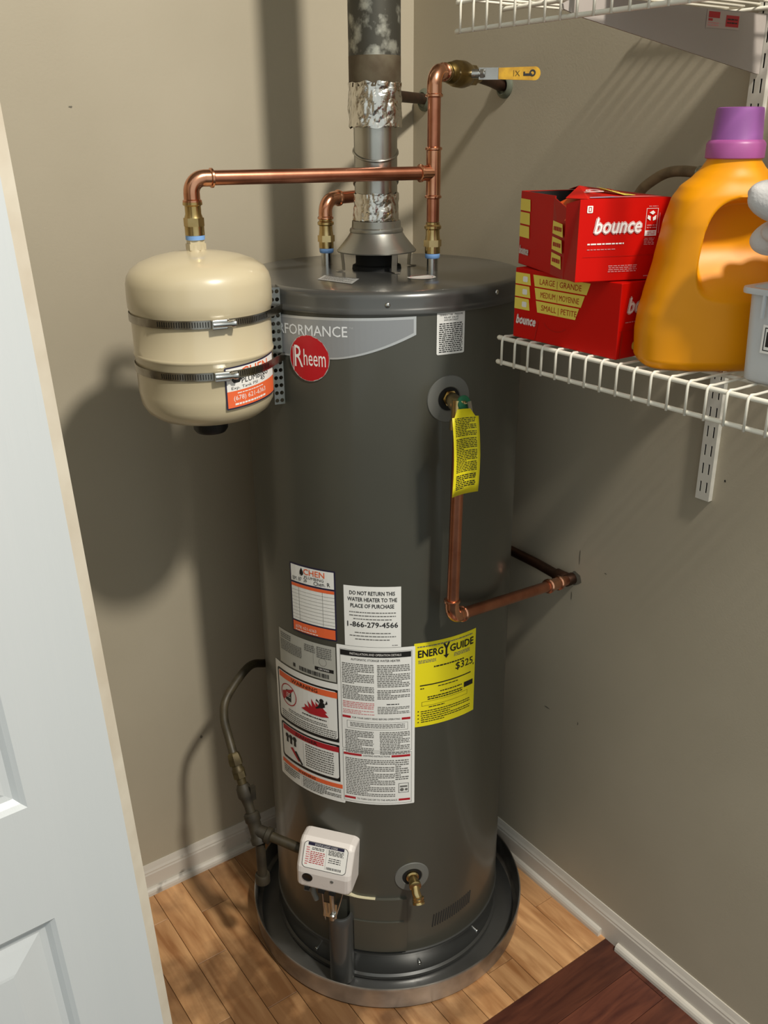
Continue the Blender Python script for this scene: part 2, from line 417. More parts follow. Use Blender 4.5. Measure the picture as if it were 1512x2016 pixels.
wb_ = bpy.data.objects['wall_back']
blot(wb_, (.6077, YB-.0004, 1.855), (1, 0, 0), (0, 0, 1), .004, .002); blot(wb_, (.738, YB-.0004, .40), (1, 0, 0), (0, 0, 1), .004, .006)
# ------------------------------------------------------------------ door (in front, left)
door = empty('door_1', (.02, .95, 0)); tag(door, kind='structure')
lean = R(2.07)
DX, DZ0 = .3195, .02         # x of the face's right edge at z=0 with the lean; leans left with height
def dp(u, d_, z):            # u: distance left from edge, d_: depth behind face (+y), z
    return V((DX-u, .95+d_, z))
LM = Matrix.Translation(V((DX, .95, 0))) @ Matrix.Rotation(-lean, 4, 'Y') @ Matrix.Translation(-V((DX, .95, 0)))
ST = .122; PW = .21; Wd = .122*2+.21      # stile, panel width, leaf width
rails = [(.02, .26), (.908, 1.084), (1.72, 1.84), (2.02, 2.14)]
bm = bmesh.new()
for u0, u1 in ((.016, ST), (ST+PW, Wd)): bx(bm, DX-u1, DX-u0, .95, .984, .02, 2.14, mtx=LM)
for a, b in rails: bx(bm, DX-ST-PW, DX-ST, .95, .984, a, b, mtx=LM)
slab = O('door_slab', bm, m_door, door)
# bevelled, worn right edge
bm = bmesh.new()
pr = [(.016, 0), (.001, .010), (0, .018), (0, .034), (.016, .034)]
e0 = [bm.verts.new(LM @ dp(u, d_, .02)) for u, d_ in pr]; e1 = [bm.verts.new(LM @ dp(u, d_, 2.14)) for u, d_ in pr]
for k in range(len(pr)): j = (k+1) % len(pr); bm.faces.new((e0[k], e0[j], e1[j], e1[k]))
bm.faces.new(e0); bm.faces.new(e1)
tag(O('door_edge', bm, m_dooredge, door), 'worn cream bevelled edge')
for (a0, a1), (b0, b1) in zip(rails, rails[1:]):
    z0, z1 = a1, b0; u0, u1 = ST, ST+PW
    bm = bmesh.new(); rings = []
    for ins, dep in ((0, 0), (.006, .004), (.012, .010), (.020, .011), (.028, .009), (.058, .0025), (.062, .002)):
        rings.append([bm.verts.new(LM @ dp(u, dep, z)) for u, z in ((u0+ins, z0+ins), (u1-ins, z0+ins), (u1-ins, z1-ins), (u0+ins, z1-ins))])
    for a, b in zip(rings, rings[1:]):
        for k in range(4): bm.faces.new((a[k], a[(k+1) % 4], b[(k+1) % 4], b[k]))
    bm.faces.new(rings[-1])
    back = [bm.verts.new(LM @ dp(u, .034, z)) for u, z in ((u0, z0), (u1, z0), (u1, z1), (u0, z1))]
    for k in range(4): bm.faces.new((rings[0][k], back[k], back[(k+1) % 4], rings[0][(k+1) % 4]))
    bm.faces.new(back)
    O('door_panel', bm, m_door, door)

for u, z, a_, b_ in ((.222, 1.415, .002, .0012), (.205, 1.418, .0035, .001), (.232, 1.39, .0018, .0016), (.228, 1.352, .0014, .0028), (.27, 1.40, .002, .001), (.296, 1.12, .001, .002), (.252, 1.405, .0014, .001)):
    n = 8; bm = bmesh.new(); bm.faces.new([bm.verts.new(LM @ dp(u+a_*math.cos(2*PI*i/n), -.0004, z+b_*math.sin(2*PI*i/n))) for i in range(n)]); O('scuff_mark', bm, m_grey, door)
# ------------------------------------------------------------------ water heater
heater = tag(empty('water_heater', (TX, TY, .02)), 'tall dark grey cylindrical gas water heater standing in the metal pan', 'water heater')
ax = (TX, TY, 0); UPV = (0, 0, 1)
def hp(ang, r, z): return V((TX+math.cos(R(ang))*r, TY+math.sin(R(ang))*r, z))
O('tank_jacket', lathe(bmesh.new(), ax, UPV, [(.10, RB-.002), (.10, RB), (1.534, RB), (1.534, RB-.003), (1.56, RB-.003)], 160), m_body, heater, 40)
O('top_lid', lathe(bmesh.new(), ax, UPV, [(1.527, RB+.0005), (1.5275, RB+.0035), (1.531, RB+.0042), (1.536, RB+.002), (1.539, RB+.0005), (1.552, RB), (1.559, RB-.002), (1.5635, RB-.007), (1.565, RB-.014), (1.5655, .16), (1.567, .09), (1.567, .05)], 160), m_lid, heater, 60)
O('base_ring', lathe(bmesh.new(), ax, UPV, [(.022, RB-.004), (.022, RB+.004), (.03, RB+.004), (.034, RB-.001), (.088, RB-.001), (.094, RB+.003), (.101, RB+.003), (.103, RB-.001)], 160), m_base, heater, 40)
for a, z in ((-123.7, 1.5437), (-78.1, 1.5495), (-172, 1.545), (-163.4, .052), (-73.9, .055), (-110, .058)):
    O('screw', lathe(bmesh.new(), hp(a, RB-.001, z), hp(a, 1, 0)-hp(a, 0, 0), [(0, .0045), (.002, .0045), (.0034, .003), (.0037, 0)], 14, cap=False), m_steel, heater, 180)
def cyl_fn(a0, z0, r=RB, cx=TX, cy=TY, slope=0.0):
    def fn(u, v, off):
        a = R(a0)+u/r; rr = r+off
        return V((cx+rr*math.cos(a), cy+rr*math.sin(a), z0+v+slope*u))
    return fn
def W_(a0, a1, r=RB): return R(a1-a0)*r
# discs stuck around the openings
def flange(name, ang, z, ro, ri, parent=heater):
    fn = cyl_fn(ang, z); bm = bmesh.new(); n = 40; rg = []
    for r_, off in ((ro, .0002), (ro-.001, .0022), (ri+.002, .0026), (ri, .0008), (ri-.001, -.004)):
        rg.append([bm.verts.new(fn(r_*math.cos(2*PI*i/n), r_*math.sin(2*PI*i/n), off)) for i in range(n)])
    for a, b in zip(rg, rg[1:]):
        for k in range(n): bm.faces.new((a[k], a[(k+1) % n], b[(k+1) % n], b[k]))
    o = O(name, bm, m_ring, parent, 40)
    bm = bmesh.new(); bm.faces.new([bm.verts.new(fn(ri*1.02*math.cos(2*PI*i/n), ri*1.02*math.sin(2*PI*i/n), .0012)) for i in range(n)])
    O('opening', bm, m_black, o)
    return o
flange('relief_valve_ring', -100.4, 1.377, .042, .0205)
flange('drain_valve_ring', -114, .318, .038, .021)
# small data plate etc. --------------------------------------------
# brand banner
a0, a1 = -170, -113.5; wB = W_(a0, a1)
sh = Sheet(cyl_fn(a0, 1.446, slope=.02), wB, .073)
def banner(inset, m, l):
    pts_top = []; n = 26; out = []
    for i in range(n+1):
        t = i/n; u = inset+(wB-2*inset)*t
        vb = .002+inset*.8+.040*max(0, (t-.45)/.55)**1.6
        out.append((u, vb, .073-inset))
    i_ = sh.mi(m); q = [(sh.P(u, a, l), sh.P(u, b, l)) for u, a, b in out]
    for p, r_ in zip(q, q[1:]): sh.bm.faces.new((p[0], r_[0], r_[1], p[1])).material_index = i_
banner(.0001, m_silverp, 1); banner(.0045, m_silver, 2)
sh.text('PERFORMANCE', .150, .041, .0185, mat('pale_print', '#dfe1e2', .4), 3, width=.160, bold=.022, align='r')
sh.text('\u2122', .1535, .052, .006, m_silverp, 3, bold=.01, align='l')
rb_ = lambda s_, p: s_.rect(.004, .045, .006, .05, p, 0)
sh.build('brand_banner', heater, m_silver, 'silver grey banner with pale lettering', r=rb_, pname='lettering')
# round red emblem
sh = Sheet(cyl_fn(-153.6, 1.449), .1, .1)
sh.disc(0, 0, .040, m_rred, 4); sh.ring(0, 0, .0405, .0015, m_silverp, 4)
sh.text('heem', .0115, -.0125, .030, m_white, 5, width=.043, bold=.0)
sh.text('R', -.0205, -.0165, .040, m_white, 5, width=.0175, bold=.0)
sh.rect(-.0325, -.024, -.0312, .018, m_white, 5)
sh.build('brand_emblem', heater, m_rred, 'round red emblem', r=lambda s_, p: s_.disc(0, 0, .0402, p, 3))
# white text label by the lid
w2 = W_(-105.8, -94.4); sh = Sheet(cyl_fn(-105.8, 1.456), w2, .0725)
sh.text('TEMPERATURE - PRESSURE', w2/2, .066, .003, m_ink, 2, width=w2*.84); sh.text('RELIEF VALVE', w2/2, .0615, .003, m_ink, 2, width=w2*.5); sh.text('IMPORTANT', w2/2, .057, .003, m_ink, 2, width=w2*.5)
sh.lines(.004, .003, w2-.004, .054, 15, m_ink, 1, .5)
sh.build('small_white_label', heater, m_paper, 'white label of small print under the lid', r=.003)
# plumber's record card
w3 = W_(-168.2, -145.6); sh = Sheet(cyl_fn(-168.2, .893, slope=.035), w3, .151)
h3 = .151
sh.rect(.003, .003, w3-.003, .024, m_orink, 1); sh.rect(.003, .0275, w3-.003, .1085, m_paper, 1); sh.rect(.003, .1125, w3-.003, h3-.003, m_paper, 1)
sh.rect(.003, .102, w3-.003, .1085, m_orink, 2)
for k in range(9): sh.rect(.003, .033+k*.0076, w3-.003, .0335+k*.0076, m_grey, 2)
for uu in (.022, .078): sh.rect(uu, .029, uu+.0006, .102, m_grey, 2)
sh.text('CHEN', .060, .133, .0125, m_orink, 2, width=.048, bold=.03)
sh.text('PLUMBING', .060, .1245, .006, m_ink, 2, width=.044, bold=.01)
sh.poly([(.031, .146), (.027, .138), (.0265, .132), (.031, .1285), (.0355, .132), (.035, .138)], m_ink, 3)
sh.text('BM. 87  26', .026, .1165, .0085, m_ink, 3, width=.036, bold=0, rot=.05); sh.text('Chen. R', .078, .1155, .009, m_ink, 3, width=.036, bold=0, rot=.08)
sh.text('(678) 621-6363', .035, .010, .007, m_white, 2, width=.052, bold=.01); sh.lines(.008, .0035, .066, .008, 1, m_white, 2, .4)
sh.build('service_record_label', heater, m_navy, 'navy bordered service card with ruled lines and orange foot', r=.002)
# do not return
w4 = W_(-142.4, -119.2); h4 = .130; sh = Sheet(cyl_fn(-142.2, .893), w4, h4)
for s_, v, wd in (('DO NOT RETURN THIS', .112, .086), ('WATER HEATER TO THE', .0985, .094), ('PLACE OF PURCHASE', .085, .083)): sh.text(s_, w4/2, v, .0085, m_ink, 2, width=wd, bold=.03)
for k in range(3): sh.lines(.010+.008*(k == 2), .073-k*.0072, w4-.010-.008*(k == 2), .0765-k*.0072, 1, m_grey, 1, .6)
sh.text('1-866-279-4566', w4/2, .0435, .0115, m_ink, 2, width=.097, bold=.035)
for k in range(3): sh.lines(.010+.010*(k != 1), .029-k*.0072, w4-.010-.010*(k != 1), .0325-k*.0072, 1, m_grey, 1, .6)
sh.lines(w4-.018, .003, w4-.005, .006, 1, m_grey, 1, .5)
sh.build('do_not_return_label', heater, m_paper, 'white do not return notice with phone number')
# grey rating plate
w5 = W_(-178.6, -146.6); h5 = .080; sh = Sheet(cyl_fn(-178.6, .800, slope=.02), w5, h5)
for (u0, v0, u1, v1, n) in ((.006, .060, .040, .074, 3), (.004, .032, .07, .058, 7), (.078, .055, .105, .072, 4), (.108, .048, .142, .074, 6)): sh.lines(u0, v0, u1, v1, n, m_grey, 1, .6)
sh.ring(.122, .040, .009, .0006, m_grey, 1); sh.rect(.103, .019, .146, .027, m_ink, 1); sh.text('CERTIFIED', .124, .0213, .004, m_paper, 2)
sh.rect(.1, .03, .1004, .075, m_grey, 1)
u = .062
while u < .135: t_ = random.choice((.0006, .0012, .0018)); sh.rect(u, .004, u+t_, .014, m_ink, 1); u += t_+random.choice((.0006, .0012))
sh.rect(.044, .006, .051, .015, m_ink, 1); sh.border(.0445, .0065, .0505, .0145, .0008, m_grey, 2)
sh.build('rating_plate', heater, m_ratep, 'grey rating label with barcode')
# warning strip
w6 = W_(-183.6, -144.0); h6 = .290; sh = Sheet(cyl_fn(-183.6, .505, slope=.028), w6, h6)
def rframe(u0, v0, u1, v1, t):
    sh.rfill(u0, v0, u1, v1, .008, m_ink, 1); sh.rfill(u0+t*.75, v0+t*1.15, u1-t*1.15, v1-t*.7, .006, m_paper, 2)
L0, L1 = .008, w6-.005
rframe(L0, .150, L1, .276, .0062); sh.rect(L0+.008, .256, L1-.006, .270, m_orink, 3)
sh.text('WARNING', (L0+L1)/2, .2585, .009, m_ink, 4, bold=.02, width=.072)
sh.ring(.047, .222, .026, .0024, m_redink, 4)
sh.poly([(.037, .208), (.055, .206), (.057, .230), (.052, .236), (.039, .232)], m_ink, 4); sh.lines(.040, .215, .054, .228, 3, m_paper, 5, .4)
sh.poly([(.026, .224), (.029, .203), (.064, .238), (.062, .241)], m_redink, 5)
fl = [(.086, .208), (.098, .214), (.096, .222), (.108, .216), (.104, .232), (.116, .220), (.114, .240), (.126, .224), (.124, .236), (.140, .222), (.137, .230), (.152, .216), (.147, .214), (.156, .206), (.140, .203), (.110, .202)]
for k in range(1, len(fl)-1): pass
sh.poly(fl, m_redink, 4)
sh.disc(.140, .242, .005, m_ink, 5); sh.poly([(.130, .226), (.139, .224), (.148, .229), (.146, .238), (.136, .238)], m_ink, 5)
sh.poly([(.126, .240), (.136, .234), (.134, .238), (.128, .244)], m_ink, 5); sh.poly([(.146, .234), (.154, .238), (.152, .246), (.150, .240)], m_ink, 5); sh.poly([(.132, .228), (.124, .222), (.127, .220), (.136, .224)], m_ink, 5)
sh.lines(.088, .194, .150, .198, 1, m_ink, 3, .7); sh.lines(.045, .180, .152, .189, 2, m_grey, 3, .5)
sh.lines(L0+.012, .158, L1-.010, .178, 4, m_grey, 3, .5)
rframe(L0+.004, .052, L1, .144, .0062); sh.rect(L0+.012, .126, L1-.006, .139, m_redink, 3)
sh.text('DANGER', (L0+L1)/2, .1285, .008, m_ink, 4, bold=.02, width=.06)
for k in range(3): sh.disc(.034+k*.013, .114+k*.001, .0062, m_ink, 4, 14); sh.rect(.031+k*.013, .098, .038+k*.013, .113, m_ink, 4)
sh.poly([(.044, .088), (.052, .092), (.078, .068), (.070, .064)], m_redink, 4); sh.poly([(.058, .085), (.064, .088), (.084, .062), (.079, .060)], m_ink, 5)
sh.rect(.086, .058, .0866, .122, m_grey, 3); sh.lines(.092, .064, L1-.018, .122, 10, m_grey, 3, .5)
sh.rect(L0+.002, .036, L1, .046, m_orink, 3); sh.text('WARNING', .092, .038, .0065, m_ink, 4, bold=.02, width=.05)
sh.lines(L0+.006, .012, .070, .033, 4, m_grey, 3, .5, 4); sh.lines(.080, .006, L1-.004, .033, 6, m_grey, 3, .5, 3); sh.rect(.075, .006, .0754, .034, m_grey, 3)
sh.build('warning_label', heater, m_paper, 'white strip of black framed warning boxes with red pictures', r=.003)
# instruction sheet
w7 = W_(-146.2, -113.4); h7 = .376; sh = Sheet(cyl_fn(-146.0, .5165), w7, h7, off=.0009)
c1, c2, c3, c4 = .010, .074, .080, w7-.010
sh.border(.007, .135, w7-.006, h7-.008, .0007, m_grey, 1); sh.border(.007, .004, w7-.006, .131, .0007, m_grey, 1)
sh.rect(.008, h7-.022, w7-.008, h7-.010, m_ink, 2); sh.text('INSTALLATION AND OPERATION DETAILS', w7/2, h7-.0185, .005, m_white, 3, width=.10, bold=.01)
sh.text('AUTOMATIC STORAGE WATER HEATER', w7/2, h7-.031, .005, m_ink, 3, width=.096, bold=.01)
sh.lines(c1, h7-.085, c2, h7-.038, 12, m_grey, 1, .55, 6); sh.lines(c3, h7-.090, c4, h7-.038, 13, m_grey, 1, .55, 5)
sh.lines(c1, h7-.122, c2, h7-.089, 9, m_grey, 1, .55, 5); sh.lines(c3, h7-.118, c4, h7-.095, 6, m_grey, 1, .55, 3)
sh.lines(c1, h7-.142, c2, h7-.126, 4, m_pink, 1, .55); sh.lines(c1, h7-.156, c2, h7-.145, 3, m_pink, 1, .5, 2)
sh.lines(c3, h7-.152, c4, h7-.134, 5, m_grey, 1, .5, 3); sh.lines(.098, h7-.131, .124, h7-.127, 1, m_ink, 1, .5)
for vv, ttl in ((h7-.166, 'FOR YOUR SAFETY READ BEFORE OPERATING'), (h7-.256, 'LIGHTING INSTRUCTIONS'), (.010, 'TO TURN GAS OFF TO THE APPLIANCE')):
    wd = min(.096, len(ttl)*.0026); sh.rect(.009, vv, w7/2-wd/2-.003, vv+.0052, m_redink, 2); sh.rect(w7/2+wd/2+.003, vv, w7-.009, vv+.0052, m_redink, 2); sh.text(ttl, w7/2, vv+.0006, .004, m_ink, 2, width=wd, bold=.01)
sh.border(.018, h7-.190, w7-.014, h7-.172, .0006, m_grey, 1); sh.lines(.024, h7-.186, w7-.02, h7-.175, 3, m_grey, 1, .5)
sh.lines(.013, h7-.250, .072, h7-.194, 14, m_grey, 1, .55, 5); sh.lines(.084, h7-.250, c4, h7-.194, 14, m_grey, 1, .55, 4)
sh.lines(.012, .020, w7-.040, h7-.262, 22, m_grey, 1, .52, 4); sh.lines(w7-.040, .062, w7-.012, h7-.262, 10, m_grey, 1, .52, 4)
sh.border(w7-.033, .030, w7-.012, .054, .001, m_ink, 1); sh.disc(w7-.026, .038, .004, m_grey, 2); sh.disc(w7-.017, .038, .003, m_grey, 2); sh.rect(w7-.03, .044, w7-.015, .048, m_grey, 2)
sh.build('instruction_label', heater, m_paper, 'tall white sheet of printed instructions', r=.002)
# yellow guide label
w8 = W_(-113.6, -83.6); h8 = .193; sh = Sheet(cyl_fn(-113.6, .704, slope=-.01), w8, h8)
sh.text('ENERG', .008, h8-.032, .0165, m_ink, 2, width=.052, bold=.055, align='l'); sh.text('GUIDE', .076, h8-.032, .0165, m_ink, 2, width=.058, bold=.055, align='l')
sh.rect(.0655, h8-.038, .0695, h8-.018, m_ink, 2); sh.poly([(.061, h8-.036), (.074, h8-.036), (.0675, h8-.044)], m_ink, 2)
sh.poly([(.060, h8-.010), (.0645, h8-.010), (.0695, h8-.020), (.0655, h8-.022)], m_ink, 2); sh.poly([(.071, h8-.010), (.0755, h8-.010), (.0695, h8-.022), (.0655, h8-.020)], m_ink, 2)
sh.lines(.008, h8-.046, .045, h8-.038, 3, m_grey, 2, .5); sh.lines(.085, h8-.046, .125, h8-.037, 3, m_grey, 2, .5); sh.lines(.006, h8-.011, w8-.01, h8-.006, 1, m_grey, 2, .5)
sh.lines(.040, h8-.060, .110, h8-.055, 1, m_ink, 2, .6)
sh.text('$325', .112, h8-.077, .0165, m_ink, 2, width=.044, bold=.025); sh.poly([(.134, h8-.078), (.138, h8-.078), (.136, h8-.083)], m_ink, 2)
sh.rect(.012, h8-.098, w8-.012, h8-.0955, m_ink, 2); sh.lines(.012, h8-.106, .022, h8-.102, 1, m_ink, 2, .6); sh.lines(.050, h8-.106, .098, h8-.102, 1, m_ink, 2, .5)
sh.lines(.055, .074, .108, .078, 1, m_ink, 2, .6); sh.rect(.112, .066, .136, .078, m_ink, 2); sh.lines(.028, .060, .108, .070, 2, m_ink, 2, .5)
sh.border(.016, .048, w8-.02, .058, .0005, m_ink, 2); sh.lines(.030, .042, .066, .046, 1, m_ink, 2, .5)
sh.lines(.014, .008, w8-.012, .038, 6, m_ink, 2, .4, 3)
for k in range(4): sh.disc(.009, .011+k*.0085, .0015, m_ink, 2, 8)
sh.build('yellow_guide_label', heater, m_yel, 'bright yellow cost guide label', r=.001)
# lid stickers
st = Sheet(lambda u, v, off: V((.876, 1.432, 1.5655+off))+V((.0894, -.0158, 0))*(u/.085)*1.0+V((.0504, .0401, 0))*(v/.06)*1.0 if False else V((.8761, 1.4319, 1.5655+off))+V((.019, -.0827, 0))*(u/.085)+V((.0703, .067, 0))*(v/.06)*.72, .085, .06)
st.lines(.006, .006, .079, .054, 8, m_grey, 1, .45, 3)
st.build('lid_sticker', heater, m_silverp, 'pale rectangular sticker on the lid')
st = Sheet(lambda u, v, off: V((1.038+u, 1.338+v, 1.5655+off)), .1, .1)
st.disc(0, 0, .026, m_white, 1); st.ring(0, 0, .021, .0012, m_pink, 2)
st.build('round_lid_sticker', heater, m_white, 'round pinkish white sticker on the lid', r=lambda s_, p: s_.disc(0, 0, .0262, p, 0))
# relief valve
d_out = (hp(-100.4, 1, 0)-hp(-100.4, 0, 0)).normalized()
S0 = hp(-100.4, RB-.01, 1.379); M0 = V((.9785, 1.1560, 1.379))
bm = tube(bmesh.new(), [S0, S0+d_out*.02, M0+V((.004, .014, 0)), M0], [.0115, .012, .0135, .0135], 20)
lathe(bm, S0+d_out*.004, d_out, [(0, .0145), (.012, .0145)], 6); lathe(bm, M0+V((-.003, -.004, .010)), V((-.006, -.006, -.05)), [(0, .0125), (.034, .0125), (.034, .0145), (.050, .0145)], 20)
capd = V((.16, -.93, .33)).normalized(); lathe(bm, M0, capd, [(-.006, .0135), (.012, .0135)], 20)
rv = O('relief_valve', bm, m_brass, heater, 40); tag(rv, 'brass relief valve with green cap')
o = O('green_cap', lathe(bmesh.new(), M0+capd*.010, capd, [(0, .0115), (.001, .0150), (.005, .0150), (.007, .0125), (.0075, .005), (.0065, 0)], 28, cap=False), m_green, rv, 40)
tag(o, 'green round cap')
bm = bmesh.new(); q = M0+capd*.020
lathe(bm, q-capd*.004, capd, [(0, .003), (.008, .003), (.009, .001)], 12)
bx(bm, -.0045, .0045, -.0006, .0006, -.034, .003, mtx=Matrix.Translation(q+capd*.005) @ Matrix.Rotation(R(10), 4, 'Z') @ Matrix.Rotation(R(-14), 4, 'X'))
O('test_lever', bm, m_steel, rv)
# drain valve
dd = (hp(-114, 1, 0)-hp(-114, 0, 0)).normalized(); D0 = hp(-114, RB-.012, .320)
dv = O('drain_valve', tube(lathe(bmesh.new(), D0, dd, [(0, .014), (.018, .014), (.02, .0105), (.034, .0105), (.036, .013), (.044, .013), (.046, .009)], 20), [D0+dd*.036, D0+dd*.05+V((0, 0, -.012)), D0+dd*.055+V((.004, 0, -.024))], .0095, 18), m_brass, heater, 40)
e_ = D0+dd*.055+V((.004, 0, -.024)); ed = V((dd.x*.5, dd.y*.5, -.8)).normalized()
O('hose_thread', lathe(bmesh.new(), e_, ed, [(-.004, .0095), (-.002, .013), (.003, .0115), (.004, .013), (.007, .0118), (.008, .013), (.012, .013), (.012, .008), (.001, .007)], 20, cap=False), m_brass, dv, 40)
# combustion cover plate, shroud, sealed slot
def curved_plate(bm, a0, a1, z0, z1, t, n=14, top=None, r0=RB):
    fn = cyl_fn(0, 0, r0); rows = []
    for i in range(n+1):
        a = a0+(a1-a0)*i/n; u = R(a)*r0
        zt = top(i/n) if top else z1
        rows.append([bm.verts.new(fn(u, z0, 0)), bm.verts.new(fn(u, z0+.001, t)), bm.verts.new(fn(u, zt-.001, t)), bm.verts.new(fn(u, zt, 0))])
    for p, q in zip(rows, rows[1:]):
        for k in range(3): bm.faces.new((p[k], q[k], q[k+1], p[k+1]))
    bm.faces.new(rows[0]); bm.faces.new(rows[-1]); return bm
cp = O('combustion_door', curved_plate(bmesh.new(), -143, -116.6, .108, .262, .006), m_body, heater, 40)
curved = curved_plate(bmesh.new(), -141, -118, .112, .200, .009); O('door_emboss', curved, m_body, cp, 40)
O('sealant_strip', curved_plate(bmesh.new(), -146, -131, .2615, .268, .0068, top=lambda t: .2630+.012*max(0, 1-t*2.2)**1.5), m_cream, heater, 40)
sp_ = hp(-147, RB+.012, 0)
bm = lathe(bmesh.new(), (sp_.x, sp_.y, .026), UPV, [(0, .028), (.165, .028), (.185, .0275), (.190, .025), (.190, .021), (.12, .021)], 28, cap=False)
tag(O('burner_shroud', bm, m_base, heater, 40), 'dark vertical half-round shroud')
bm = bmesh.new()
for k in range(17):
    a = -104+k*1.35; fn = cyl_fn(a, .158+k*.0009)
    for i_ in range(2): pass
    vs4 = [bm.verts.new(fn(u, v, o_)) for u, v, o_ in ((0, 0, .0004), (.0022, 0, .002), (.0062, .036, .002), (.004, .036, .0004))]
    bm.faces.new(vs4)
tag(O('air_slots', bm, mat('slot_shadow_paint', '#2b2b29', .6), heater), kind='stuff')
# gas control valve ------------------------------------------------
gv = empty('gas_control_valve', (0, 0, 0)); gv.parent = heater
A = R(-140); gx = V((-math.sin(A), math.cos(A), 0)); gy = V((math.cos(A), math.sin(A), 0)); gz = V((0, 0, 1))   # gx to the right, gy outward
GC = hp(-150.2, RB+.022, .378)
tilt = Matrix((gx, gy, gz)).transposed().to_4x4()
GM = Matrix.Translation(GC) @ tilt @ Matrix.Rotation(R(3), 4, 'Y')
gv.location = GC-worldloc(heater)
# body: side profile (depth y, z) lofted over width
def gpt(x, y, z): return GM @ V((x, y, z))
sec = [(-.02, .052), (.014, .056), (.026, .050), (.048, .000), (.050, -.012), (.046, -.052), (.036, -.062), (-.02, -.062)]
bm = bmesh.new(); st_ = []
for x_, sc in ((-.060, .90), (-.054, .985), (-.048, 1.0), (.048, 1.0), (.054, .985), (.060, .90)):
    st_.append([bm.verts.new(gpt(x_, -.02+(y_+.02)*sc, z_*sc*(1 if abs(x_) < .05 else .985))) for y_, z_ in sec])
for a, b in zip(st_, st_[1:]):
    for k in range(len(sec)): j = (k+1) % len(sec); bm.faces.new((a[k], a[j], b[j], b[k]))
bm.faces.new(st_[0]); bm.faces.new(st_[-1])
tag(O('valve_housing', bm, m_valve, gv, None, bevel=.003, seg=3), 'white plastic housing')
# sloping front face carries the status label
f0 = V((0, .026, .050)); f1 = V((0, .048, .000)); fu = V((1, 0, 0)); fv = (f0-f1).normalized(); fnn = V((0, fv.z, -fv.y))
if fnn.y < 0: fnn = -fnn
sh = Sheet(lambda u, v, off: GM @ (f1+V((-.043, 0, 0))+fu*(u*1.12-.005)+fv*(v*1.04+.001)+fnn*(off+.0003)), .086, .054, off=.0004)
sh.rfill(0, 0, .086, .054, .008, m_ink, 0); sh.rfill(.001, .001, .085, .0532, .0075, m_white, 1)
sh.rect(.008, .0465, .078, .0530, m_navy, 2); sh.text('STATUS LIGHT CODE', .043, .0478, .004, m_white, 3, width=.044, bold=.01)
sh.lines(.005, .006, .012, .044, 8, m_pink, 2, .5); sh.lines(.013, .010, .042, .036, 7, m_redink, 2, .45); sh.lines(.016, .038, .040, .044, 2, m_ink, 2, .5); sh.rect(.045, .004, .0454, .045, m_grey, 2)
sh.lines(.048, .034, .078, .045, 4, m_grey, 2, .7); sh.lines(.050, .018, .074, .030, 3, m_ink, 2, .4)
u = .048
while u < .076: sh.rect(u, .005, u+.0011, .010, m_ink, 2); u += random.choice((.0017, .0022))
sh.build('status_label', gv, m_white, r=lambda s_, p: s_.rfill(.0, .0, .086, .054, .008, p, -.5))
# round knob hole, lamp dot, bottom notches on lower front face
g0 = V((0, .050, -.012)); g1 = V((0, .046, -.052)); lv = (g1-g0).normalized(); ln = V((0, -lv.z, lv.y))
if ln.y < 0: ln = -ln
lnw = (GM.to_3x3() @ ln).normalized()
bm = lathe(bmesh.new(), GM @ (g0+lv*.012+V((-.034, 0, 0))), lnw, [(-.004, .0115), (.0012, .0115), (.0016, .0105), (.0004, .009), (.0004, 0)], 26, cap=False); O('dial', bm, m_rubber, gv, 40)
bm = lathe(bmesh.new(), GM @ (g0+lv*.010+V((.020, 0, 0))), lnw, [(-.002, .004), (.001, .0036), (.0012, 0)], 14, cap=False); O('indicator', bm, m_grey, gv, 40)
bm = bmesh.new()
for x_, w_ in ((-.036, .010), (-.004, .014), (.020, .014)): bx(bm, x_-w_/2, x_+w_/2, .020, .0468, -.0630, -.054, mtx=GM)
O('wire_notch', bm, m_black, gv)
# things under the valve
P_ = lambda x, y, z: GM @ V((x, y, z))
bm = tube(bmesh.new(), spline([P_(.012, .02, -.06), P_(.014, .026, -.085), P_(.016, .022, -.13), P_(.016, .01, -.16)], 6), .0055, 12); tag(O('pilot_tube', bm, m_steel, gv, 180), 'steel pilot tube')
bm = tube(bmesh.new(), spline([P_(-.026, .018, -.06), P_(-.028, .026, -.08), P_(-.020, .026, -.104)], 6), .0062, 12)
bx(bm, -.05, -.028, .012, .022, -.092, -.060, mtx=GM); O('sensor_plug', bm, m_ring, gv)
bm = tube(bmesh.new(), spline([P_(-.008, .028, -.06), P_(-.002, .034, -.10), P_(.004, .034, -.148)], 6), .0014, 8); tube(bm, spline([P_(.042, .03, -.055), P_(.034, .036, -.10), P_(.024, .034, -.146)], 6), .0012, 8)
tube(bm, spline([P_(.046, .034, -.05), P_(.053, .030, -.03), P_(.054, .024, .0)], 6), .001, 8)
O('wires', bm, m_steel, gv, 180)
bm = bmesh.new(); bx(bm, -.004, .026, .020, .024, -.150, -.110, mtx=GM); lathe(bm, P_(.018, .027, -.15), gz, [(0, .006), (.012, .006), (.014, .003)], 14); O('pilot_bracket', bm, m_steel, gv)

# ------------------------------------------------------------------ drip pan
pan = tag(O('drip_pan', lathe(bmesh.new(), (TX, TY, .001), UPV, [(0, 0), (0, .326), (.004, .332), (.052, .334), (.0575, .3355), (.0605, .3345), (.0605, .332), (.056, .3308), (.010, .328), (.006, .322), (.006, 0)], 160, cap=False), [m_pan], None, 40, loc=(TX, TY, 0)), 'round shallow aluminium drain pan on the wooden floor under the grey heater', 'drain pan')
O('pan_floor', lathe(bmesh.new(), (TX, TY, .0065), UPV, [(0, 0), (0, .318), (.0015, .318), (.0115, .276), (.0115, 0)], 120, cap=False), m_panin, pan, 40)

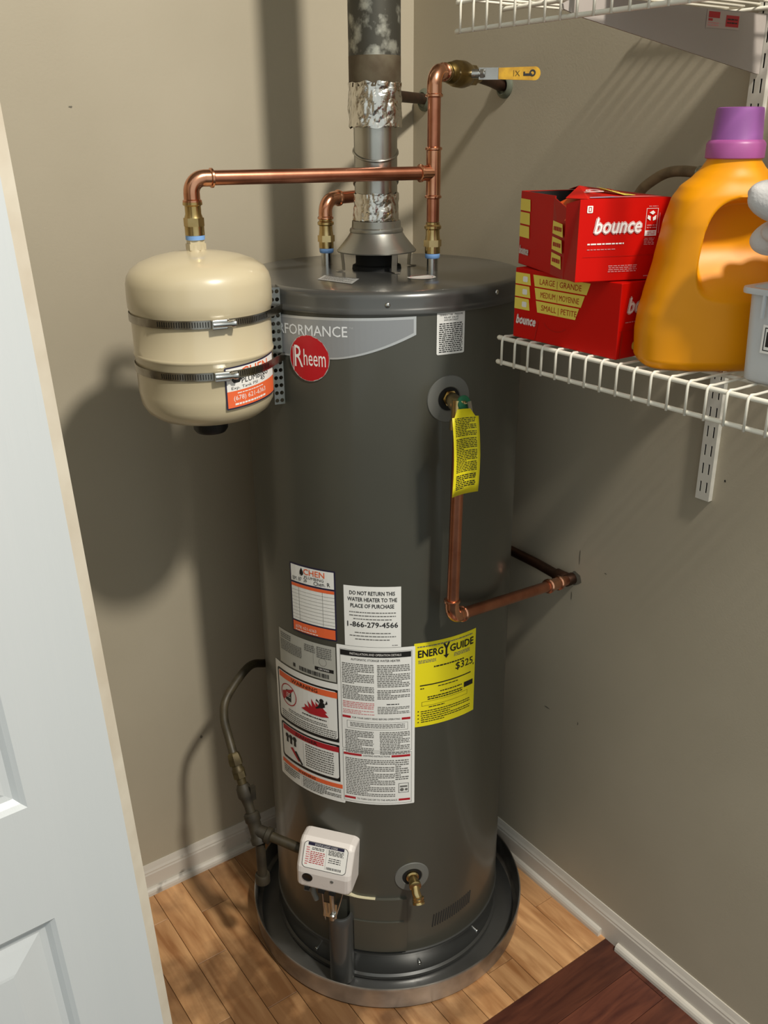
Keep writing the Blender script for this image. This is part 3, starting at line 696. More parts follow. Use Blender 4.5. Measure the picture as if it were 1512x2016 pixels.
# ------------------------------------------------------------------ vent
VX, VY = TX-.0087, TY+.0062
va = lambda z: (VX, VY, z)
vent = tag(empty('vent_pipe', va(1.568)), 'vertical metal flue pipe with draft hood rising from the heater lid', 'flue pipe')
tag(O('draft_hood', lathe(bmesh.new(), va(0), UPV, [(1.602, .0725), (1.5995, .0745), (1.6015, .0752), (1.612, .066), (1.626, .0545), (1.634, .0495), (1.637, .0505), (1.641, .0495), (1.643, .0465), (1.655, .0455), (1.655, .044), (1.632, .046), (1.61, .064)], 64, cap=False), m_hood, vent, 40), 'flared metal draft hood')
for a in (-98, -188, -8, 82):
    d = V((math.cos(R(a)), math.sin(R(a)), 0)); t = V((-d.y, d.x, 0)); o_ = V(va(0)); bm = bmesh.new()
    pr = [(.0705, 1.607), (.0735, 1.600), (.071, 1.580), (.0705, 1.5685), (.084, 1.5675)]; wd = .0055
    q = [[bm.verts.new(o_+d*r_+t*s_*wd+V((0, 0, z))) for s_ in (-1, 1)]+[bm.verts.new(o_+d*(r_-.0014)+t*s_*wd+V((0, 0, z+(.0014 if i >= 3 else 0)))) for s_ in (1, -1)] for i, (r_, z) in enumerate(pr)]
    for p, r_ in zip(q, q[1:]):
        for k in range(4): bm.faces.new((p[k], p[(k+1) % 4], r_[(k+1) % 4], r_[k]))
    bm.faces.new(q[0]); bm.faces.new(q[-1]); O('hood_leg', bm, m_hood, vent)
O('flue_collar', lathe(bmesh.new(), va(0), UPV, [(1.567, .047), (1.574, .046), (1.576, .040), (1.597, .040), (1.597, .036), (1.575, .036)], 40, cap=False), m_black, vent, 40)
O('vent_sleeve', lathe(bmesh.new(), va(0), UPV, [(1.648, .0395), (1.83, .0395), (1.83, .038)], 64, cap=False), m_vent, vent, 40)
for zc, s_ in ((1.775, 1), (1.722, -1)):
    pts = [V(va(zc+s_*.016*math.sin(R(a+30))))+V((math.cos(R(a)), math.sin(R(a)), 0))*.0398 for a in range(0, 360, 8)]
    O('spiral_bead', tube(bmesh.new(), pts, .0026, 8, closed=True), m_vent, vent, 180)
def foil(z0, z1, r, amp, seed):
    bm = bmesh.new(); n, mz = 150, 44; rows = []
    for j in range(mz+1):
        z = z0+(z1-z0)*j/mz; row = []
        for i in range(n):
            a = 2*PI*i/n; p = V((math.cos(a)*2.2, math.sin(a)*2.2, z*48+seed))
            p.z *= .8; f_ = abs(noise.noise(p*.8)) + .5*abs(noise.noise(p*1.7+V((9, 3, 1)))) + .16*abs(noise.noise(p*3.4))
            edge = .004*noise.noise(V((math.cos(a)*3, math.sin(a)*3, seed+j//mz*9))) if j in (0, mz) else 0
            rr = r+amp*(f_-.35)*(1 if 0 < j < mz else .3)
            row.append(bm.verts.new(V(va(z+edge))+V((math.cos(a), math.sin(a), 0))*rr))
        rows.append(row)
    for a_, b_ in zip(rows, rows[1:]):
        for i in range(n): bm.faces.new((a_[i], a_[(i+1) % n], b_[(i+1) % n], b_[i]))
    return bm
tag(O('foil_tape', foil(1.647, 1.704, .0415, .0042, 3), m_foil, vent), 'crumpled silver foil tape at the lower joint')
tag(O('foil_tape', foil(1.816, 1.889, .0472, .0048, 11), m_foil, vent), 'crumpled silver foil tape at the upper joint')
tag(O('upper_pipe', lathe(bmesh.new(), va(0), UPV, [(1.93, .0462), (ZC-.002, .0462), (ZC-.002, .044)], 64, cap=False), m_galv, vent, 40), 'mottled weathered galvanised pipe')
tag(O('rusty_pipe_end', lathe(bmesh.new(), va(0), UPV, [(1.88, .0452), (1.882, .0464), (1.931, .0464)], 64, cap=False), m_rustgalv, vent, 40), 'brown stained end of the pipe')

# ------------------------------------------------------------------ cold water piping
PR = .0116
NX, NY = TX+.054, TY-.085
def adapter(x, y, z0, parent, top):
    O('steel_nipple', lathe(bmesh.new(), (x, y, z0), UPV, [(0, .0105), (.030, .0105)], 24), m_steel, parent, 40)
    tag(O('plastic_liner', lathe(bmesh.new(), (x, y, z0+.024), UPV, [(0, .0125), (.002, .0138), (.008, .0138), (.010, .0125)], 24), m_blue, parent, 40), 'pale blue liner ring')
    z = z0+.033
    bm = lathe(bmesh.new(), (x, y, z), UPV, [(0, .0142), (.012, .0142)], 32)
    lathe(bm, (x, y, z+.012), UPV, [(0, .0165), (.012, .0165)], 6)
    lathe(bm, (x, y, z+.024), UPV, [(0, .0142), (.010, .0128), (.018, .0128), (.020, .0158), (.0245, .0158), (.027, .0128), (.031, .0126)], 32)
    tag(O('brass_adapter', bm, m_brass, parent, 40), 'brass union adapter')
cold = tag(empty('cold_water_piping', (NX, NY, H)), 'copper pipe with a tee rising from the lid, its arm reaching the beige tank', 'copper pipe')
adapter(NX, NY, H+.001, cold, 0)
O('copper_tube', lathe(bmesh.new(), (NX, NY, 1.655), UPV, [(0, PR), (.055, PR)], 28), m_copper, cold, 40)
ZT = 1.739
WD = V((.885, .465, 0)).normalized()
ELE = V((.655, 1.447, ZT+.003)); teeP = V((NX, NY, ZT)); arm = (ELE-teeP).normalized()
bm = lathe(bmesh.new(), (NX, NY, ZT-.030), UPV, [(0, PR+.0016), (.060, PR+.0016)], 28)
ridge(bm, (NX, NY, ZT-.026), (0, 0, -1), PR, L=.018); ridge(bm, (NX, NY, ZT+.026), (0, 0, 1), PR, L=.018)
lathe(bm, teeP, arm, [(.004, PR+.0016), (.022, PR+.0016)], 28); ridge(bm, teeP+arm*.012, arm, PR, L=.018)
tag(O('tee_fitting', bm, m_copperf, cold, 40), 'copper tee')
O('copper_tube', lathe(bmesh.new(), (NX, NY, ZT+.04), UPV, [(0, PR), (.093, PR)], 28), m_copper, cold, 40)
ZE = 1.905
elbow('elbow_fitting', (NX, NY, ZE), UPV, WD, PR, m_copperf, cold, rad=.022, L=.02)
O('copper_tube', lathe(bmesh.new(), teeP+arm*.024, arm, [(0, PR), ((ELE-teeP).length-.024-.022, PR)], 28), m_copper, cold, 40)
elbow('elbow_fitting', ELE, arm, (0, 0, -1), PR, m_copperf, cold, rad=.022, L=.016)
# adapter above the small tank
EX, EY = .655, 1.447
z = 1.712
bm = lathe(bmesh.new(), (EX, EY, z), (0, 0, -1), [(-.010, .0128), (.004, .0128), (.006, .0158), (.010, .0158), (.012, .0130), (.024, .0130), (.030, .0150)], 32)
lathe(bm, (EX, EY, z-.030), (0, 0, -1), [(0, .0165), (.013, .0165)], 6); lathe(bm, (EX, EY, z-.043), (0, 0, -1), [(0, .0158), (.014, .0158)], 32)
tag(O('brass_adapter', bm, m_brass, cold, 40), 'brass union adapter over the beige tank')
# ball valve
bv = tag(empty('ball_valve', V((NX, NY, ZE))+WD*.045), 'brass ball valve with a yellow handle sticking out from the right wall', 'valve')
b0 = V((NX, NY, ZE))+WD*.040
bm = lathe(bmesh.new(), b0, WD, [(0, .0125), (.004, .0160), (.008, .0160), (.010, .0130), (.020, .0130), (.024, .0165), (.030, .0185), (.034, .0165), (.046, .0165), (.056, .0225), (.085, .0235), (.105, .0205), (.112, .0165)], 28)
lathe(bm, b0+WD*.112, WD, [(0, .0195), (.022, .0195)], 6); lathe(bm, b0+WD*.134, WD, [(0, .0125), (.03, .0125)], 20)
O('valve_body', bm, m_oldbrass, bv, 40)
sd = V((.62, -.78, .0)).normalized(); sb = b0+WD*.078
bm = lathe(bmesh.new(), sb, sd, [(.015, .008), (.034, .008), (.034, .006), (.046, .006)], 20); lathe(bm, sb+sd*.038, sd, [(0, .0085), (.006, .0085)], 6)
O('valve_stem', bm, m_steel, bv, 40)
hd = V((.86, -.51, -.0)).normalized(); hb = sb+sd*.040
def bar(bm, p, q, w_, t, mi=0, up=V((0, 0, 1))):
    d = (q-p).normalized(); x_ = d.cross(up).normalized()
    vs8 = [bm.verts.new(e+x_*a*t/2+up*b*w_/2) for e in (p, q) for a in (-1, 1) for b in (-1, 1)]
    for f in ((0,1,3,2),(4,6,7,5),(0,4,5,1),(2,3,7,6),(0,2,6,4),(1,5,7,3)): bm.faces.new([vs8[i] for i in f]).material_index = mi
bm = bmesh.new(); bar(bm, hb-hd*.006, hb+hd*.008, .020, .003); bar(bm, hb+hd*.006+V((0, 0, -.0)), hb+hd*.030+sd*.004, .020, .0025)
tag(O('handle_lever', bm, m_steel, bv), 'bare steel part of the lever')
# grip as rounded bar
p0 = hb+hd*.026+sd*.004; gl = .078; up = V((0, 0, 1)); nrm = hd.cross(up).normalized(); bm = bmesh.new(); n = 14
outl = [(0, -.0095), (0, .0095)]+[(gl-.0105+.0105*math.sin(R(a)), .0115*math.cos(R(a))) for a in range(0, 181, 180//n)]
for s_ in (-1, 1): pass
fr = [bm.verts.new(p0+hd*u+up*v+nrm*.0028) for u, v in outl]; bk = [bm.verts.new(p0+hd*u+up*v-nrm*.0028) for u, v in outl]
bm.faces.new(fr); bm.faces.new(bk)
for k in range(len(outl)): j = (k+1) % len(outl); bm.faces.new((fr[k], fr[j], bk[j], bk[k]))
hg = tag(O('handle_grip', bm, m_conn, bv), 'dirty yellow grip')
ns = nrm if nrm.dot(V((0, 0, 1.8))-p0) > 0 or nrm.y < 0 else -nrm
if ns.y > 0: ns = -ns
shg = Sheet(lambda u, v, off: p0+hd*u+up*(v-.0095)+ns*(.0029+off), gl, .019, off=.0002)
shg.rect(.046, .0055, .062, .0095, m_ink, 1); shg.ring(.063, .0105, .0058, .0028, m_ink, 2, 16); shg.rect(.046, .0095, .049, .0125, m_ink, 1)
shg.text('X', .035, .0055, .009, m_oldbrass, 1, bold=.02); shg.rect(.0275, .005, .0285, .015, m_oldbrass, 1)
O('lettering', shg.bm, shg.mats, hg)
# supply stub and rings on the wall
def wall_ring(x_axis, y, z, label, rr=.024):
    o = O('escutcheon_ring', lathe(bmesh.new(), (XR, y, z), (-1, 0, 0), [(0, rr), (.003, rr), (.007, rr-.004), (.009, rr-.008), (.006, rr-.009), (.004, rr-.012)], 36), mat('grey_green_ring', '#6f7362', .5, .3), None, 40)
    return tag(o, label, 'pipe ring')
wp = V((XR-.004, 1.535, 1.893)); e1 = b0+WD*.160
o = O('supply_pipe_stub', tube(bmesh.new(), [e1, e1+(wp-e1)*.5, wp-V((.01, 0, 0)), wp], .0105, 18), m_oldcopper, cold, 40); tag(o, 'tarnished stub between valve and wall')
wall_ring('x', 1.535, 1.893, 'round grey ring on the right wall under the brass ball valve')
wall_ring('x', 1.800, 1.874, 'round grey ring on the right wall beside the foil-wrapped flue')
# ------------------------------------------------------------------ hot water piping
hot = tag(empty('hot_water_piping', (.990, 1.580, H)), 'copper pipe from the left lid outlet bending behind the silver flue', 'copper pipe')
HX, HY = .990, 1.580
adapter(HX, HY, H+.001, hot, 0)
HZ = 1.690; hdir = V((.985, .17, .06)).normalized()
elbow('elbow_fitting', (HX, HY, HZ), UPV, V((.985, .17, 0)), PR, m_copperf, hot, rad=.024, L=.014)
hc = V((1.135, 1.606, 1.692))
O('copper_tube', lathe(bmesh.new(), V((HX, HY, HZ))+V((.024, .004, 0)), hc-V((HX, HY, HZ)), [(0, PR), (.110, PR)], 28), m_copper, hot, 40)
hc = V((HX, HY, HZ))+(hc-V((HX, HY, HZ))).normalized()*.152
elbow('elbow_fitting', hc, hc-V((HX, HY, HZ)), UPV, PR, m_copperf, hot, rad=.022, L=.014)
h2 = V((hc.x, hc.y, 1.876)); hw = V((XR-.002, 1.800, 1.876))
O('copper_tube', lathe(bmesh.new(), hc+V((0, 0, .02)), UPV, [(0, PR), (h2.z-hc.z-.04, PR)], 28), m_copper, hot, 40)
elbow('elbow_fitting', h2, UPV, hw-h2, PR, m_copperf, hot, rad=.022, L=.014)
tag(O('pipe_stub', lathe(bmesh.new(), h2+(hw-h2).normalized()*.02, hw-h2, [(0, .0112), ((hw-h2).length-.02, .0112)], 24), m_oldcopper, hot, 40), 'tarnished stub entering the wall')

# ------------------------------------------------------------------ discharge pipe
dis = tag(empty('discharge_pipe', (.972, 1.148, .95)), 'thin copper discharge pipe dropping down the heater front then turning to the right wall', 'copper pipe')
DXp, DYp = .9715, 1.1485
O('copper_tube', lathe(bmesh.new(), (DXp+.004, DYp, 1.328), V((-.006, 0, -.32)), [(0, PR-.0003), (.325, PR-.0003)], 28), m_copper, dis, 40)
ec = V((.968, 1.1485, .978)); wl = V((XR-.016, 1.2505, .888))
dw = (wl-ec).normalized()
elbow('elbow_fitting', ec, (0, 0, -1), V((dw.x, dw.y, dw.z+.0)), PR, m_copperf, dis, rad=.021, L=.016)
L_ = (wl-ec).length
O('copper_tube', lathe(bmesh.new(), ec+dw*.022, dw, [(0, PR-.0003), (L_-.022, PR-.0003)], 28), m_copper, dis, 40)
bm = lathe(bmesh.new(), ec+dw*(L_-.094), dw, [(0, PR), (0, .0132), (.006, .0132), (.008, .0158), (.013, .0158), (.015, .0132), (.048, .0132), (.050, .0158), (.055, .0158), (.057, .0132), (.064, .0132), (.064, PR)], 28)
tag(O('coupling', bm, m_copperf, dis, 40), 'copper coupling near the wall')
drn = tag(empty('old_drain_pipe', (XR-.02, 1.252, .88)), 'old dark pipe running back along the right wall behind the heater', 'pipe')
O('pipe_run', tube(bmesh.new(), [(XR-.018, 1.262, .888), (XR-.020, 1.34, .894), (XR-.022, 1.46, .896), (XR-.024, 1.60, .898)], .0112, 18), m_oldcopper, drn, 40)
bm = lathe(bmesh.new(), (XR-.016, 1.262, .888), (0, -1, 0), [(-.024, .0125), (-.022, .0150), (-.006, .0150), (.004, .0155), (.010, .012)], 22)
lathe(bm, (XR-.001, 1.2505, .888), (-1, 0, 0), [(0, .0135), (.022, .0135), (.024, .0120)], 22)
O('end_elbow', bm, m_oldcopper, drn, 40)
# yellow hang tag
tg = [(.9333, 1.12, 1.386), (.9905, 1.12, 1.380), (.9968, 1.12, 1.2297), (.9385, 1.12, 1.2311)]
TL_, TR_, BR_, BL_ = [V(p_) for p_ in tg]
def tagfn(u, v, off):
    a = BL_.lerp(BR_, u/.056); b = TL_.lerp(TR_, u/.056); p_ = a.lerp(b, v/.143)
    return p_+V((0, -off-.006*math.sin(v/.143*PI)+.004*math.sin(u/.056*PI), 0))
sh = Sheet(tagfn, .056, .143, off=.0003)
sh.lines(.006, .100, .050, .130, 11, m_ink, 1, .5, 4); sh.lines(.006, .040, .050, .097, 20, m_ink, 1, .5, 7); sh.lines(.007, .010, .049, .036, 8, m_ink, 1, .6, 4)
def tagbase(s_, p_):
    n = 8; rows = []
    us = [0, .006, .014, .028, .042, .050, .056]
    for u in us:
        vt = .143 if .010 < u < .046 else .131
        rows.append([s_.P(u, vt*j/n, 0) for j in range(n+1)])
    i_ = s_.mi(p_)
    for a, b in zip(rows, rows[1:]):
        for j in range(n): s_.bm.faces.new((a[j], b[j], b[j+1], a[j+1])).material_index = i_
out = Sheet(tagfn, .056, .143, off=.0); tagbase(out, m_yel)
tg_o = O('hang_tag', out.bm, out.mats, None, 180); sol = tg_o.modifiers.new('thick', 'SOLIDIFY'); sol.thickness = .0004; sol.offset = 0
tag(tg_o, 'long yellow printed tag hanging from the brass relief valve', 'tag')
O('lettering', sh.bm, sh.mats, tg_o)
# ------------------------------------------------------------------ expansion tank
ET = tag(empty('expansion_tank', (EX, EY, 1.325)), 'small beige cylindrical expansion tank hanging under the copper elbow', 'expansion tank')
ea = (EX, EY, 0)
prof = [(1.347, 0), (1.348, .042), (1.352, .070), (1.359, .092), (1.369, .105), (1.383, .1125), (1.405, .1155), (1.465, .1160), (1.4665, .1172), (1.4690, .1178), (1.4715, .1172), (1.473, .1160), (1.533, .1160), (1.540, .1175), (1.545, .1195), (1.560, .1198), (1.582, .1192), (1.594, .116), (1.604, .109), (1.614, .094), (1.622, .072), (1.6275, .045), (1.630, .020), (1.631, .0155), (1.634, .0145), (1.640, .0145)]
O('tank_shell', lathe(bmesh.new(), ea, UPV, prof, 96), m_tank, ET, 50)
O('tank_neck', lathe(bmesh.new(), (EX, EY, 1.632), UPV, [(0, .0165), (.010, .0165), (.010, .0145), (.018, .0145)], 6), m_tank, ET)
tag(O('plastic_liner', lathe(bmesh.new(), (EX, EY, 1.648), UPV, [(0, .0155), (.007, .0155)], 28), m_blue, ET, 40), 'pale blue liner ring')
tag(O('end_cap', lathe(bmesh.new(), (EX, EY, 1.350), (0, 0, -1), [(0, .031), (.022, .030), (.028, .026), (.029, 0)], 32, cap=False), m_rubber, ET, 40), 'black cap under the tank')
# plumber's sticker
a0 = -98.5; w9 = R(70)*.1165; fnE = cyl_fn(a0, 1.391, .1163, EX, EY, slope=.10)
w9 = .118; h9 = .070
sh = Sheet(cyl_fn(a0-2, 1.389, .1163, EX, EY, slope=.07), w9, h9, off=.0009, step=.006)
sh.rect(.0025, .0025, w9-.0025, .030, m_orink, 1); sh.rect(.0025, .030, w9-.0025, h9-.0025, m_white, 1)
sh.text('CHEN', .060, .051, .0155, m_orink, 2, width=.062, bold=.03); sh.text('PLUMBING', .060, .0405, .009, m_ink, 2, width=.062, bold=.02)
sh.poly([(.020, .064), (.012, .054), (.011, .048), (.015, .043), (.025, .043), (.029, .048), (.028, .054)], m_ink, 2)
sh.text('Exp. Tank PSI', .036, .0325, .005, m_ink, 2, width=.052, bold=0); sh.text('45', .075, .034, .009, m_ink, 3, bold=0, rot=.1)
sh.text('(678) 621-6363', .047, .014, .008, m_white, 2, width=.068, bold=.01); sh.lines(.020, .024, .075, .027, 1, m_white, 2, .5); sh.lines(.014, .005, .080, .010, 1, m_white, 2, .6)
sh.build('plumber_sticker', ET, m_navy, 'navy bordered orange and white sticker', r=.002)
# strut between the tank and the heater
sA, sB = V((.7600, 1.4010, 0)), V((.7780, 1.3975, 0)); z0, z1 = 1.362, 1.566
sdr = (sB-sA).normalized(); sn = V((sdr.y, -sdr.x, 0))
bm = bmesh.new(); ncol, nrow = 2, 15; cw, ch = (sB-sA).length/ncol, (z1-z0)/nrow
for cx_ in range(ncol):
    for ry in range(nrow):
        cu_, cv = (cx_+.5)*cw, z0+(ry+.5)*ch; n = 16; hr = .0036
        fr_ = lambda u, v: sA+sdr*u+V((0, 0, v))
        outp = []; inn = []
        for k in range(n):
            a = 2*PI*k/n+PI/4; ca, sa = math.cos(a), math.sin(a); m_ = max(abs(ca), abs(sa))
            outp.append(bm.verts.new(fr_(cu_+ca/m_*cw/2, cv+sa/m_*ch/2))); inn.append(bm.verts.new(fr_(cu_+ca*hr, cv+sa*hr)))
        for k in range(n): j = (k+1) % n; bm.faces.new((outp[k], outp[j], inn[j], inn[k]))
bmesh.ops.remove_doubles(bm, verts=bm.verts, dist=.0002)
# return leg lying against the heater side
q = [bm.verts.new(p_) for p_ in (sB+V((0, 0, z0)), sB+V((0, 0, z1)), sB-sn*.03+sdr*.004+V((0, 0, z1)), sB-sn*.03+sdr*.004+V((0, 0, z0)))]; bm.faces.new(q)
stt = O('perforated_strut', bm, m_strut); sol = stt.modifiers.new('thick', 'SOLIDIFY'); sol.thickness = .0018; sol.offset = 0
tag(stt, 'grey perforated steel strip between the beige tank and the heater', 'bracket')
# hose clamps: path round tank and strut
def clamp(z, r, ascr, label):
    o = tag(empty('hose_clamp', (EX, EY, z)), label, 'clamp', 'clamps round the beige tank')
    c_ = V((EX, EY, z)); q = V((sB.x, sB.y, z))+sdr*.004; q2 = q-sn*.034
    d = q-c_; L = d.length; al = math.acos(min(1, r/L)); th = math.atan2(d.y, d.x)
    d2 = q2-c_; al2 = math.acos(min(1, r/d2.length)); th2 = math.atan2(d2.y, d2.x)
    a_s = th-al; a_e = th2+al2; 
    pts = [q]; a = a_s
    while a > a_e-2*PI: pts.append(c_+V((math.cos(a), math.sin(a), 0))*r); a -= R(5)
    pts.append(q2)
    bm = bmesh.new(); rows = []
    N = len(pts)
    for i, p_ in enumerate(pts):
        t = (pts[(i+1) % N]-pts[i-1]).normalized(); n_ = V((t.y, -t.x, 0))
        if n_.dot(p_-c_) < 0: n_ = -n_
        rows.append([bm.verts.new(p_+n_*a_+V((0, 0, b_))) for a_, b_ in ((0, -.0065), (.0009, -.0065), (.0009, .0065), (0, .0065))])
    for i in range(N):
        p_, r_ = rows[i], rows[(i+1) % N]
        for k in range(4): bm.faces.new((p_[k], p_[(k+1) % 4], r_[(k+1) % 4], r_[k]))
    O('band', bm, m_band, o, 40)
    bm = bmesh.new()
    for s_ in (-1, 1):
        for k in range(3, 24):
            a = R(ascr)+s_*R(2.0)*k+s_*R(3)
            p_ = c_+V((math.cos(a), math.sin(a), 0))*(r+.00115); t = V((-math.sin(a), math.cos(a), 0))
            vs4 = [p_+t*x_+V((0, 0, z_)) for x_, z_ in ((-.0007, -.0045), (.0007, -.0038), (.0007, .0045), (-.0007, .0038))]
            bm.faces.new([bm.verts.new(v_) for v_ in vs4])
    tag(O('band_slots', bm, m_dark, o), kind='stuff')
    a = R(ascr); p_ = c_+V((math.cos(a), math.sin(a), 0))*(r+.006); t = V((-math.sin(a), math.cos(a), 0)); nn = V((math.cos(a), math.sin(a), 0))
    mt = Matrix.Translation(p_) @ Matrix((t, nn, V((0, 0, 1)))).transposed().to_4x4()
    bm = bx(bmesh.new(), -.015, .011, -.0055, .003, -.0078, .0078, mtx=mt)
    hs = O('screw_housing', bm, m_steel, o, None, bevel=.0018)
    bm = lathe(bmesh.new(), p_-t*.013+nn*.001, t, [(0, .0035), (.0, .0045), (.028, .0045), (.030, .0062), (.036, .0062), (.037, .003)], 14)
    O('clamp_screw', bm, m_steel, hs, 40)
    return o
clamp(1.531, .1185, -101, 'upper steel band clamp round the beige tank, above its raised seam')
clamp(1.4475, .1175, -102, 'lower steel band clamp round the beige tank, crossing its sticker')

# ------------------------------------------------------------------ gas line
gas = tag(empty('gas_supply_line', (.70, 1.46, .25)), 'grimy looped gas line with fittings rising beside the heater on the left', 'gas pipe')
gp = {525: (.8615, 1.700, .643), 490: (.796, 1.660, .677), 448: (.7196, 1.620, .6495), 441: (.698, 1.600, .6157), 450: (.6938, 1.575, .578), 460: (.689, 1.545, .547)}
pts = [V(v_) for v_ in [(.935, 1.765, .60), gp[525], gp[490], gp[448], gp[441], gp[450], gp[460]]]
tag(O('flex_tube', tube(bmesh.new(), spline(pts, 8), .0096, 14), m_gas, gas, 180), 'curved olive painted flexible tube')
a_ = V(gp[460]); b_ = V((.690, 1.463, .400)); dn = (b_-a_).normalized(); LL = (b_-a_).length
bm = lathe(bmesh.new(), a_-dn*.008, dn, [(0, .010), (.004, .0135), (.018, .0155), (.028, .0155)], 6)
lathe(bm, a_+dn*.020, dn, [(0, .0115), (.006, .0115), (.010, .014), (.016, .014)], 24); lathe(bm, a_+dn*.036, dn, [(0, .0145), (.014, .0145)], 6)
lathe(bm, a_+dn*.050, dn, [(0, .010), (.03, .010)], 20)
tag(O('flare_fitting', bm, mat('grimy_brass', '#5e5234', .5, .5, col2='#453a24', nscale=40), gas, 40), 'dull brass flare fittings')
bm = lathe(bmesh.new(), a_+dn*.064, dn, [(0, .0125), (.008, .016), (.026, .017), (.034, .013), (.050, .0105), (LL-.05, .0105)], 22)
bx(bm, -.006, .006, -.004, .004, -.018, .018, mtx=Matrix.Translation(a_+dn*.080+V((.012, -.015, 0))))
O('shutoff_cock', bm, m_gasold, gas, 40)
bm = lathe(bmesh.new(), b_-dn*.040, dn, [(0, .014), (.004, .0175), (.018, .0175), (.022, .0145), (.052, .0150), (.056, .018), (.068, .018), (.070, .014)], 24)
inlet = GM @ V((-.05, 0, -.004)); idr = (inlet-b_).normalized()
lathe(bm, b_, idr, [(0, .0145), (.024, .015), (.026, .018), (.036, .018), (.038, .013)], 24)
O('tee_fitting', bm, m_gasold, gas, 40)
tag(O('inlet_nipple', lathe(bmesh.new(), b_+idr*.036, idr, [(0, .0108), (.006, .0108), ((inlet-b_).length-.030, .0108)], 22), m_gas, gas, 40), 'short nipple into the white valve')
dl = b_+dn*.03
O('drip_leg', lathe(lathe(bmesh.new(), dl, (0, 0, -1), [(0, .0108), (.100, .0108)], 22), (dl.x, dl.y, dl.z-.085), (0, 0, -1), [(0, .0145), (.004, .0165), (.022, .0165), (.026, .012)], 24), m_gasold, gas, 40)

# ------------------------------------------------------------------ wire shelves
def shelf(name, z, yend, label, y0=.30, XL=.972):
    o = tag(empty(name, (XL, yend, z)), label, 'wire shelf', 'white wire shelves on the right wall')
    rr = .0033
    def rail(x_, zz, r_=rr, nm='rail', ex=.0):
        bm = lathe(bmesh.new(), (x_, yend+ex, zz), (0, -1, 0), [(-.003, 0), (-.002, r_*.8), (0, r_*1.15), (.006, r_*1.15), (.007, r_), (yend-y0, r_)], 12, cap=False)
        return O(nm, bm, m_wirew, o, 60)
    rail(XL, z, nm='lip_rail'); rail(XL-.001, z-.0375, nm='lip_rail'); rail(XL+.085, z-.004); rail(XL+.245, z-.004); rail(XR-.012, z-.004)
    y = yend-.012; me = None
    while y > y0:
        if me is None:
            bm = tube(bmesh.new(), [(XL-.0045, y, z-.041), (XL-.0045, y, z-.006), (XL-.0035, y, z+.001), (XL+.001, y, z+.0035), (XL+.01, y, z+.0025), (XR-.008, y, z+.0025)], .0019, 8)
            w0 = O('cross_wire', bm, m_wirew, o, 180); me = w0; yy = y
        else:
            q_ = me.copy(); COL.objects.link(q_); q_.location = me.location+V((0, y-yy, 0))
        y -= .0287
    return o
shelf('wire_shelf', 1.512, 1.055, 'white wire shelf holding the red cartons and the yellow jug')
shelf('wire_shelf', 1.981, 1.172, 'upper white wire shelf at the top right corner of the view')
# wall track with slots
def track(z0, z1, label):
    yc = .945; o = tag(empty('shelf_track', (XR, yc, z0)), label, 'shelf track'); hw_, t = .0145, .0105
    x0, x1 = XR-t, XR-t+.0016
    bm = bmesh.new(); P0 = .0352; sl = .0205
    sy = [(-hw_, -.0080), (-.0048, .0048), (.0080, hw_)]; holes = [(-.0080, -.0048), (.0048, .0080)]
    for a, b in sy: bx(bm, x0, x1, yc+a, yc+b, z0, z1)
    zz = z0
    while zz < z1:
        for a, b in holes: bx(bm, x0, x1, yc+a, yc+b, zz, min(zz+P0-sl, z1))
        zz += P0
    bx(bm, x1, XR, yc-hw_, yc-hw_+.0016, z0, z1); bx(bm, x1, XR, yc+hw_-.0016, yc+hw_, z0, z1)
    O('track_face', bm, m_track, o)
    O('slot_gap_shade', box(XR-.0012, XR-.0002, yc-.0125, yc+.0125, z0+.001, z1), m_black, o)  # black sheet, puts the shade of the gap behind the slots into colour
    return o
track(1.176, 2.35, 'white slotted upright track on the right wall behind the yellow jug')
def bracket(z, label, pr):
    yc = .945; bm = bmesh.new()
    pr = [(x_, z+z_) for x_, z_ in pr]
    a = [bm.verts.new((x_, yc-.0015, z_)) for x_, z_ in pr]; b = [bm.verts.new((x_, yc+.0015, z_)) for x_, z_ in pr]
    bm.faces.new(a); bm.faces.new(b)
    for k in range(len(pr)): j = (k+1) % len(pr); bm.faces.new((a[k], a[j], b[j], b[k]))
    return tag(O('shelf_bracket', bm, mat('off_white_bracket_enamel', '#a89f98', .45)), label, 'bracket')
bracket(1.512, 'white support bracket under the lower wire shelf', [(XR-.0115, -.012), (XR-.0115, -.080), (XR-.06, -.050), (1.20, -.022), (1.03, -.020), (1.027, -.012)])
ubk = bracket(1.981, 'deep tapering white support bracket with a small sticker under the upper wire shelf', [(XR-.0115, -.012), (XR-.0115, -.0945), (XR-.02, -.0940), (.985, -.0365), (.958, -.030), (.956, -.024), (.985, -.012)])
sh = Sheet(plane_fn((1.246, .9432, 1.944), (1, 0, 0), (0, 0, 1)), .078, .023, off=.0003)
sh.rect(.004, .013, .030, .021, m_redink, 1); sh.rect(.004, .009, .014, .012, m_redink, 1); sh.rect(.045, .003, .076, .018, m_redink, 1); sh.lines(.003, .002, .030, .008, 2, m_pink, 1, .5); sh.lines(.048, .006, .072, .015, 2, m_ink, 2, .4)
sh.build('bracket_sticker', ubk, mat('faded_sticker', '#b8a8a0', .6), 'faded sticker with red print')

# ------------------------------------------------------------------ dryer sheet cartons
ZS = 1.512+.0045
def bounce(sh, u, v, h, wd, fill=m_red, l=2):
    sh.text('bounce', u, v, h, m_white, l, width=wd, bold=.11, shear=.18)
    sh.text('bounce', u, v, h, fill, l+1, width=wd, bold=.075, shear=.18); sh.text('bounce', u, v, h, m_white, l+2, width=wd, bold=.035, shear=.18)
